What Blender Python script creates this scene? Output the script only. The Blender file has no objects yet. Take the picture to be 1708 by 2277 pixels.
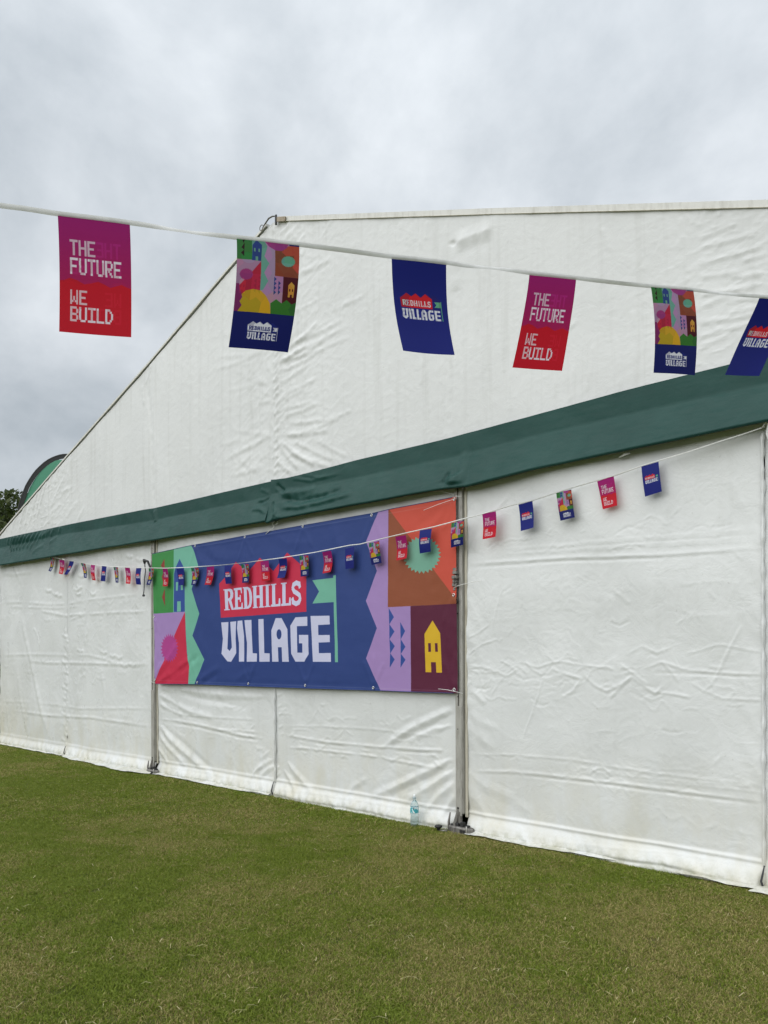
import bpy, math, random
import numpy as np
from mathutils import Vector
R=math.radians
scene=bpy.context.scene
col=scene.collection
random.seed(7); np.random.seed(7)

# ------------------------------------------------------------------ camera
CAM=np.array([6.587,-5.360,1.540]); YAW=-0.74674420
cam_d=bpy.data.cameras.new('camera'); cam=bpy.data.objects.new('camera',cam_d); col.objects.link(cam)
cam.location=CAM.tolist()
cam.rotation_mode='QUATERNION'
from mathutils import Matrix
_rot=Matrix.Rotation(-YAW,4,'Z')@Matrix.Rotation(R(90),4,'X')@Matrix.Rotation(-0.00380437634,4,'Z')
cam.rotation_quaternion=_rot.to_quaternion()
cam_d.sensor_fit='VERTICAL'; cam_d.sensor_height=36.0; cam_d.lens=36.0*1710/2277
cam_d.shift_y=318.8/2277
cam_d.clip_start=0.05; cam_d.clip_end=3000
scene.camera=cam

# ------------------------------------------------------------------ sky and sun
SUN_EL=R(40); SUN_AZ=R(-172)     # azimuth measured from +Y towards +X
EXPO=0.76
SKY_DARK=(2.75,3.02,3.26); SKY_LIGHT=(4.40,4.64,4.86)   # overcast cloud radiance x 10 (Background strength 0.1)
scene.view_settings.view_transform='Standard'; scene.view_settings.look='None'
scene.view_settings.exposure=EXPO; scene.view_settings.gamma=1.0
scene.view_settings.use_curve_mapping=False
world=bpy.data.worlds.new('World'); scene.world=world; world.use_nodes=True
wn=world.node_tree.nodes; wl=world.node_tree.links; wn.clear()
def wnode(t,**k):
    n=wn.new(t)
    for a,b in k.items(): setattr(n,a,b)
    return n
w_out=wnode('ShaderNodeOutputWorld'); w_bg=wnode('ShaderNodeBackground'); w_bg.inputs['Strength'].default_value=0.1
wl.new(w_bg.outputs[0],w_out.inputs[0])
w_sky=wnode('ShaderNodeTexSky',sky_type='NISHITA',sun_disc=False,sun_elevation=SUN_EL,sun_rotation=SUN_AZ%(2*math.pi))
w_tc=wnode('ShaderNodeTexCoord')
w_sep=wnode('ShaderNodeSeparateXYZ'); wl.new(w_tc.outputs['Generated'],w_sep.inputs[0])
def wm(op,a,b=None,c=None,clamp=False):
    n=wnode('ShaderNodeMath',operation=op,use_clamp=clamp)
    for i,v in enumerate((a,b,c)):
        if v is None: continue
        if isinstance(v,(int,float)): n.inputs[i].default_value=v
        else: wl.new(v,n.inputs[i])
    return n.outputs[0]
zc=wm('ADD',wm('MAXIMUM',w_sep.outputs[2],0.0),0.75)
px_=wm('DIVIDE',w_sep.outputs[0],zc); py_=wm('DIVIDE',w_sep.outputs[1],zc)
w_cmb=wnode('ShaderNodeCombineXYZ'); wl.new(px_,w_cmb.inputs[0]); wl.new(py_,w_cmb.inputs[1])
n1=wnode('ShaderNodeTexNoise'); n1.inputs['Scale'].default_value=5.4; n1.inputs['Detail'].default_value=8; n1.inputs['Roughness'].default_value=0.56; n1.inputs['Distortion'].default_value=0.12
n2=wnode('ShaderNodeTexNoise'); n2.inputs['Scale'].default_value=2.0; n2.inputs['Detail'].default_value=3; n2.inputs['Roughness'].default_value=0.5
mp=wnode('ShaderNodeMapping'); mp.inputs['Location'].default_value=(3.4,1.7,0.6); wl.new(w_cmb.outputs[0],mp.inputs[0])
wl.new(mp.outputs[0],n1.inputs['Vector']); wl.new(mp.outputs[0],n2.inputs['Vector'])
val=wm('ADD',wm('MULTIPLY',n1.outputs[0],0.55),wm('MULTIPLY',n2.outputs[0],0.45))
val=wm('MULTIPLY_ADD',val,5.2,-2.12)
def pixdir(px,py):
    fw=np.array([math.sin(YAW),math.cos(YAW),0]); r=np.array([math.cos(YAW),-math.sin(YAW),0])
    d=fw+r*(px-854)/1710+np.array([0,0,1])*(1457.3-py)/1710
    return d/np.linalg.norm(d)
for (sx,sy,k,amp) in [(740,110,190,0.30),(870,150,240,0.26),(370,70,200,0.34),(330,180,260,0.18),(560,350,260,0.30),(1100,60,120,0.20),(1600,120,160,0.20),(1330,430,300,0.22),(1180,290,90,-0.22),(590,200,200,-0.20),(330,400,120,-0.28),(40,930,90,-0.26),(1500,20,120,-0.05),(60,60,80,-0.10),(120,680,120,0.22)]:
    dv=wnode('ShaderNodeVectorMath',operation='DOT_PRODUCT'); wl.new(w_tc.outputs['Generated'],dv.inputs[0]); dv.inputs[1].default_value=pixdir(sx,sy).tolist()
    e=wm('EXPONENT',wm('MULTIPLY',wm('SUBTRACT',dv.outputs['Value'],1.0),float(k)))
    val=wm('MULTIPLY_ADD',e,amp,val)
val=wm('MINIMUM',wm('MAXIMUM',val,0.0),1.0)
w_mix=wnode('ShaderNodeMix',data_type='RGBA'); wl.new(val,w_mix.inputs[0]); w_mix.inputs[6].default_value=(*SKY_DARK,1); w_mix.inputs[7].default_value=(*SKY_LIGHT,1)
# an overcast dome is brighter towards the zenith
zen=wm('MULTIPLY_ADD',wm('POWER',wm('MAXIMUM',w_sep.outputs[2],0.0),2.0),0.80,0.93)
w_mul=wnode('ShaderNodeVectorMath',operation='SCALE'); wl.new(w_mix.outputs[2],w_mul.inputs[0]); wl.new(zen,w_mul.inputs['Scale'])
w_m2=wnode('ShaderNodeMix',data_type='RGBA'); w_m2.inputs[0].default_value=0.94
wl.new(w_sky.outputs[0],w_m2.inputs[6]); wl.new(w_mul.outputs[0],w_m2.inputs[7]); wl.new(w_m2.outputs[2],w_bg.inputs[0])
sd=bpy.data.lights.new('sun','SUN'); sd.energy=1.50; sd.angle=R(95); sd.color=(1.0,0.985,0.96)
sun=bpy.data.objects.new('sun',sd); col.objects.link(sun)
sdir=Vector((math.sin(SUN_AZ)*math.cos(SUN_EL),math.cos(SUN_AZ)*math.cos(SUN_EL),math.sin(SUN_EL)))
sun.rotation_euler=sdir.to_track_quat('Z','Y').to_euler(); sun.location=(0,-20,30)
try:
    scene.cycles.max_bounces=8; scene.cycles.use_denoising=True
except Exception: pass

# ------------------------------------------------------------------ measured data (metres x 1000 unless noted)
BANNER_ART=[['green',[-2551,2997,-1902,2888,-1899,2089,-2557,2087]],['mint',[-1902,2932,-1517,2929,-1517,2894,-1444,2809,-1352,2618,-1485,2355,-1329,2052,-1476,1790,-1237,1499,-1455,1190,-1466,1119,-1591,1115,-1586,1187,-1559,1403,-1601,1583,-1634,2088,-1899,2086]],['tower',[-1762,2748,-1855,2646,-1889,2576,-1885,2093,-1638,2085,-1641,2569,-1658,2625]],['mint',[-1845,2465,-1794,2462,-1799,2357,-1844,2358]],['mint',[-1731,2457,-1681,2454,-1679,2357,-1729,2358]],['mint',[-1809,2222,-1728,2220,-1727,2093,-1810,2094]],['zig',[-2121,2782,-2205,2700,-2108,2639]],['zig',[-2108,2648,-2185,2554,-2100,2405]],['zig',[-2103,2403,-2175,2295,-2097,2175]],['lilac',[-2557,2093,-1634,2087,-1605,1583,-1559,1403,-1591,1115,-2565,1087]],['crimson',[-1634,2085,-1607,1583,-1555,1403,-1586,1187,-1591,1115,-2467,1090,-2323,1246,-2275,1309,-2116,1486,-1894,1786]],['magenta',[-1832,1641,-1789,1617,-1838,1604,-1803,1570,-1855,1569,-1830,1528,-1881,1539,-1869,1494,-1915,1516,-1917,1470,-1954,1501,-1970,1457,-1997,1496,-2025,1457,-2040,1501,-2079,1469,-2081,1516,-2128,1494,-2115,1539,-2168,1529,-2142,1570,-2196,1572,-2159,1606,-2210,1620,-2164,1644,-2210,1669,-2158,1682,-2195,1717,-2141,1718,-2166,1760,-2114,1748,-2126,1794,-2079,1771,-2077,1818,-2038,1785,-2023,1829,-1995,1789,-1967,1828,-1953,1783,-1914,1814,-1913,1768,-1867,1789,-1879,1744,-1829,1754,-1854,1714,-1802,1712,-1838,1679,-1788,1665]],['crimson',[-895,1985,-922,2383,-827,2439,-610,2613,-376,2479,-165,2621,71,2455,299,2634,604,2429,614,1993]],['white',[-889,1931,-748,1931,-777,1625,-735,1597,-692,1638,-713,1932,-595,1935,-615,1743,-609,1571,-709,1473,-778,1477,-891,1566,-863,1743]],['white',[-569,1938,-481,1941,-452,1764,-461,1476,-561,1475,-554,1688,-582,1855]],['white',[-442,1942,-313,1941,-311,1783,-302,1570,-223,1567,-229,1476,-412,1474,-402,1686,-421,1807]],['white',[-186,1944,-92,1944,-91,1569,4,1567,-2,1476,-184,1475]],['white',[117,1944,215,1943,310,1821,320,1476,212,1476,210,1631,148,1631,150,1476,43,1476,42,1817]],['navy',[212,1769,208,1746,196,1727,179,1717,160,1717,143,1728,132,1747,128,1771,132,1795,144,1813,161,1823,180,1823,197,1812,208,1793]],['white',[442,1942,626,1942,625,1847,463,1848,465,1572,543,1571,544,1668,493,1669,494,1757,635,1754,639,1556,573,1478,427,1478,364,1562,358,1856]],['white',[675,1947,954,1940,956,1852,787,1851,786,1749,953,1747,955,1675,789,1673,794,1565,969,1566,972,1477,703,1477]],['mint',[1006,2339,1043,2340,1073,1474,1030,1474]],['mint',[698,2312,1011,2315,1027,2073,706,2073,804,2191]],['lilac',[1632,2952,1742,2956,1747,1991,2038,1990,2034,1149,1656,1136,1641,1207,1461,1512,1608,1798,1461,2063,1603,2339,1459,2633,1619,2900]],['brown',[1742,2956,2631,2954,2626,1980,1747,1989]],['coral',[1752,2902,1722,2958,2631,2954,2626,2028,2536,2040,2508,2055]],['mintb',[2346,2423,2378,2401,2341,2391,2366,2366,2327,2362,2345,2334,2304,2337,2314,2307,2274,2317,2274,2286,2238,2303,2229,2273,2197,2295,2179,2268,2154,2295,2128,2272,2110,2302,2077,2285,2068,2316,2030,2305,2031,2337,1989,2333,1999,2362,1956,2366,1975,2392,1933,2403,1960,2425,1921,2442,1955,2458,1921,2481,1961,2491,1933,2518,1976,2521,1957,2551,2000,2546,1990,2578,2032,2566,2031,2598,2070,2580,2079,2610,2111,2586,2129,2613,2155,2586,2181,2607,2198,2577,2230,2593,2239,2562,2276,2572,2275,2541,2315,2545,2305,2516,2346,2512,2328,2486,2367,2476,2341,2455,2378,2439]],['tower',[1757,1981,1822,1894,1764,1827]],['tower',[1764,1831,1829,1760,1766,1689]],['tower',[1766,1691,1831,1625,1773,1556]],['tower',[1773,1560,1828,1502,1765,1426]],['tower',[1899,1845,1957,1761,1903,1685]],['tower',[1903,1689,1959,1618,1902,1552]],['tower',[1903,1554,1959,1499,1897,1427]],['maroon',[2026,1985,2626,1983,2622,1170,2017,1148]],['yellow',[2277,1848,2362,1734,2374,1386,2311,1386,2307,1478,2252,1478,2256,1388,2189,1388,2184,1729]],['maroon',[2225,1647,2255,1647,2255,1570,2225,1570]],['maroon',[2301,1646,2330,1646,2332,1570,2303,1570]]]
RED_QUAD=[-838,2312,524,2318,538,2071,-826,2068]
BANNER_TOP=[-2421,2872,-1526,2892,-432,2892,546,2894,1540,2892,1747,2903,2540,2907]
BANNER_BOT=[-2344,1182,-1438,1198,-398,1199,583,1202,1557,1208,2010,1207,2547,1210]
EYELETS=[-1427,2878,-432,2878,552,2883,1535,2875,-1387,1223,-398,1228,577,1233,1550,1233,-2363,2048,-2344,1234,2523,2887,2517,2060,2515,1239]
MULTI_ART=[['green',[-50,-44,239,-66,239,196,-76,202]],['dkzig',[70,-25,133,7,104,46]],['dkzig',[123,42,71,88,115,110]],['dkzig',[113,107,63,139,114,170]],['mint',[239,-66,412,-79,434,0,482,58,434,153,512,215,438,306,509,381,438,465,392,476,382,202,239,199]],['tower',[313,2,247,55,237,200,380,200,395,47]],['mint',[268,82,293,83,293,116,268,115]],['mint',[337,85,362,85,362,117,337,116]],['mint',[292,161,334,161,334,201,293,202]],['crimson',[382,203,388,476,283,491,146,511,79,532,52,446,254,301]],['magenta',[252,329,265,336,251,342,260,350,243,354,248,363,229,365,229,375,210,374,205,383,187,380,178,389,162,384,149,391,137,384,121,389,113,380,95,383,92,374,73,374,75,365,57,363,64,354,47,350,59,342,45,335,60,329,51,321,68,317,64,308,82,306,82,296,101,297,106,288,124,291,133,282,148,287,162,280,174,287,190,282,198,291,216,288,219,297,238,296,236,306,254,308,247,317,263,321]],['purple',[-85,427,54,426,72,482,117,549,79,588,125,619,60,679,-49,685]],['yellow',[60,678,120,620,82,588,117,549,103,522,163,487,279,466,400,474,486,513,567,582,600,680]],['green2',[599,680,577,582,665,539,755,571,838,537,926,573,1030,543,1046,678]],['brown',[604,86,1032,18,1011,328,612,327]],['coral',[713,93,820,33,1050,5,1003,285,977,281,895,235,914,119,778,128]],['magenta',[427,-80,439,2,511,56,614,86,712,86,794,53,835,4,863,-113]],['navyf',[806,-109,825,4,839,28,1035,29,1055,-128]],['mint',[924,173,938,178,923,184,934,191,916,195,922,203,903,206,905,214,885,214,883,223,864,221,857,230,840,226,829,233,815,227,800,234,790,226,772,231,767,223,748,225,747,216,727,217,731,208,712,206,720,198,703,194,715,187,701,182,716,176,705,169,723,165,717,156,736,154,734,146,753,145,756,137,775,139,782,130,799,134,810,127,824,132,839,126,849,133,866,129,872,137,891,134,892,143,911,143,908,152,927,153,919,161,936,165]],['lilac2',[614,326,753,328,766,572,724,561,665,540,614,562]],['tower',[604,335,645,355,605,380]],['tower',[606,376,647,396,607,421]],['tower',[608,417,649,437,609,462]],['tower',[609,457,651,478,611,503]],['tower',[676,370,717,390,678,415]],['tower',[678,411,719,431,680,457]],['tower',[680,452,721,472,682,498]],['maroon2',[751,328,1021,328,1030,543,926,573,838,538,764,573]],['yellow2',[889,367,946,398,945,513,918,512,915,485,883,486,883,512,850,511,841,402]],['maroon2',[861,434,881,434,883,457,863,457]],['maroon2',[909,434,927,434,929,457,911,457]],['navyf',[-151,677,-5,677,1000,674,1155,671,1240,1104,-84,1164]]]
MULTI_LOGO=[249,747,762,900]
BLUE_LOGO_Q=[110,335,905,612]
FAR_FLAGS=[['b',4209,-78,2881,4335,-78,2895,4236,-78,2662,4358,-78,2682],['p',3867,-78,2829,3998,-78,2848,3911,-78,2615,4025,-78,2629],['m',3523,-78,2793,3653,-78,2801,3559,-78,2573,3681,-78,2585],['b',3180,-79,2749,3309,-78,2761,3200,-78,2534,3319,-78,2549],['p',2843,-104,2713,2972,-95,2722,2845,-104,2502,2968,-95,2511],['m',2535,-125,2672,2664,-117,2681,2530,-125,2461,2655,-117,2475],['b',2182,-125,2650,2319,-125,2650,2181,-125,2443,2306,-125,2449],['p',1888,-125,2625,2016,-125,2626,1899,-125,2406,2025,-125,2417],['m',1553,-125,2600,1687,-125,2609,1588,-125,2390,1717,-125,2400],['b',1234,-125,2578,1356,-125,2585,1236,-125,2380,1352,-125,2381],['p',904,-125,2577,1032,-125,2578,907,-125,2363,1026,-125,2370],['m',559,-125,2567,694,-125,2570,575,-125,2354,696,-125,2356],['b',222,-125,2563,355,-125,2566,194,-125,2365,319,-125,2364],['p',-86,-125,2564,53,-125,2566,-60,-125,2352,75,-125,2352],['m',-431,-125,2563,-299,-125,2564,-417,-125,2356,-298,-125,2354],['b',-742,-125,2573,-610,-125,2568,-723,-125,2364,-605,-125,2362],['p',-1100,-125,2587,-951,-125,2588,-1146,-125,2383,-1018,-125,2377],['m',-1429,-125,2605,-1273,-125,2600,-1430,-125,2396,-1338,-125,2393],['b',-1743,-125,2620,-1589,-125,2612,-1696,-125,2410,-1590,-125,2409],['p',-2068,-125,2646,-1952,-125,2640,-2067,-125,2424,-1951,-125,2419],['m',-2399,-125,2679,-2280,-125,2670,-2462,-125,2470,-2369,-125,2460],['b',-2733,-113,2707,-2587,-121,2695,-2734,-113,2492,-2598,-120,2479],['p',-3061,-97,2742,-2918,-104,2727,-3037,-98,2524,-2904,-105,2511],['m',-3386,-89,2779,-3260,-90,2766,-3327,-90,2559,-3252,-90,2549],['b',-3713,-89,2821,-3581,-89,2807,-3762,-88,2610,-3620,-89,2594],['p',-4043,-88,2864,-3915,-88,2850,-4005,-88,2639,-3901,-88,2627],['m',-4356,-87,2915,-4220,-87,2896,-4266,-87,2692,-4181,-87,2680],['b',-4725,-86,2974,-4583,-86,2957,-4915,-85,2788,-4806,-86,2776],['p',-5073,-85,3026,-4899,-85,3002,-5093,-85,2814,-4963,-85,2793],['m',-5388,-84,3091,-5262,-84,3066,-5456,-84,2884,-5367,-84,2865]]
FAR_STRING=[[-5338,-84,3089],[-4906,-85,3014],[-4450,-87,2936],[-4070,-88,2869],[-3432,-89,2786],[-2507,-125,2691],[-1985,-125,2646],[-1382,-125,2611],[-1284,-125,2608],[-844,-125,2588],[-313,-125,2578],[249,-125,2576],[796,-125,2585],[1294,-125,2606],[1431,-125,2602],[1715,-125,2624],[2022,-125,2645],[2362,-125,2664],[2662,-117,2695],[2822,-105,2710],[3117,-84,2752],[3309,-78,2764],[3660,-78,2812],[3998,-78,2849],[4205,-78,2884],[4344,-78,2902],[4556,-78,2927],[4747,-78,2956],[4899,-78,2976],[5020,-78,2995]]
NEAR_FLAGS=[['p',50145,-46492,24508,50765,-45217,24619,50162,-46477,22119,50782,-45201,22209],['m',51761,-43169,24743,52393,-41870,24868,51623,-43297,22319,52196,-42052,22406],['b',53398,-39801,25015,54039,-38484,25141,53597,-39617,22767,54187,-38347,22865],['p',55089,-36324,25301,55721,-35025,25427,54756,-36633,22874,55436,-35289,22975],['m',56802,-32802,25617,57459,-31450,25790,56850,-32758,23242,57488,-31424,23369],['b',58564,-29179,26001,59188,-27894,26112,57795,-29890,23712,58376,-28647,23860]]
NEAR_TAPE=[[49677,-47456,24500],[49874,-47049,24537],[49967,-46859,24542],[50145,-46492,24555],[50460,-45845,24611],[50765,-45217,24656],[50928,-44882,24673],[51136,-44455,24681],[51401,-43909,24709],[51601,-43499,24756],[51761,-43169,24781],[52049,-42576,24840],[52393,-41870,24899],[52556,-41534,24925],[53399,-39801,25044],[53719,-39143,25114],[54048,-38466,25169],[54268,-38014,25181],[54629,-37272,25263],[54875,-36764,25308],[55089,-36324,25332],[55417,-35650,25402],[55731,-35005,25457],[56191,-34059,25529],[56795,-32817,25654],[57127,-32134,25736],[57467,-31435,25813],[57935,-30473,25882],[58297,-29728,25971],[58706,-28886,26083]]
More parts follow.
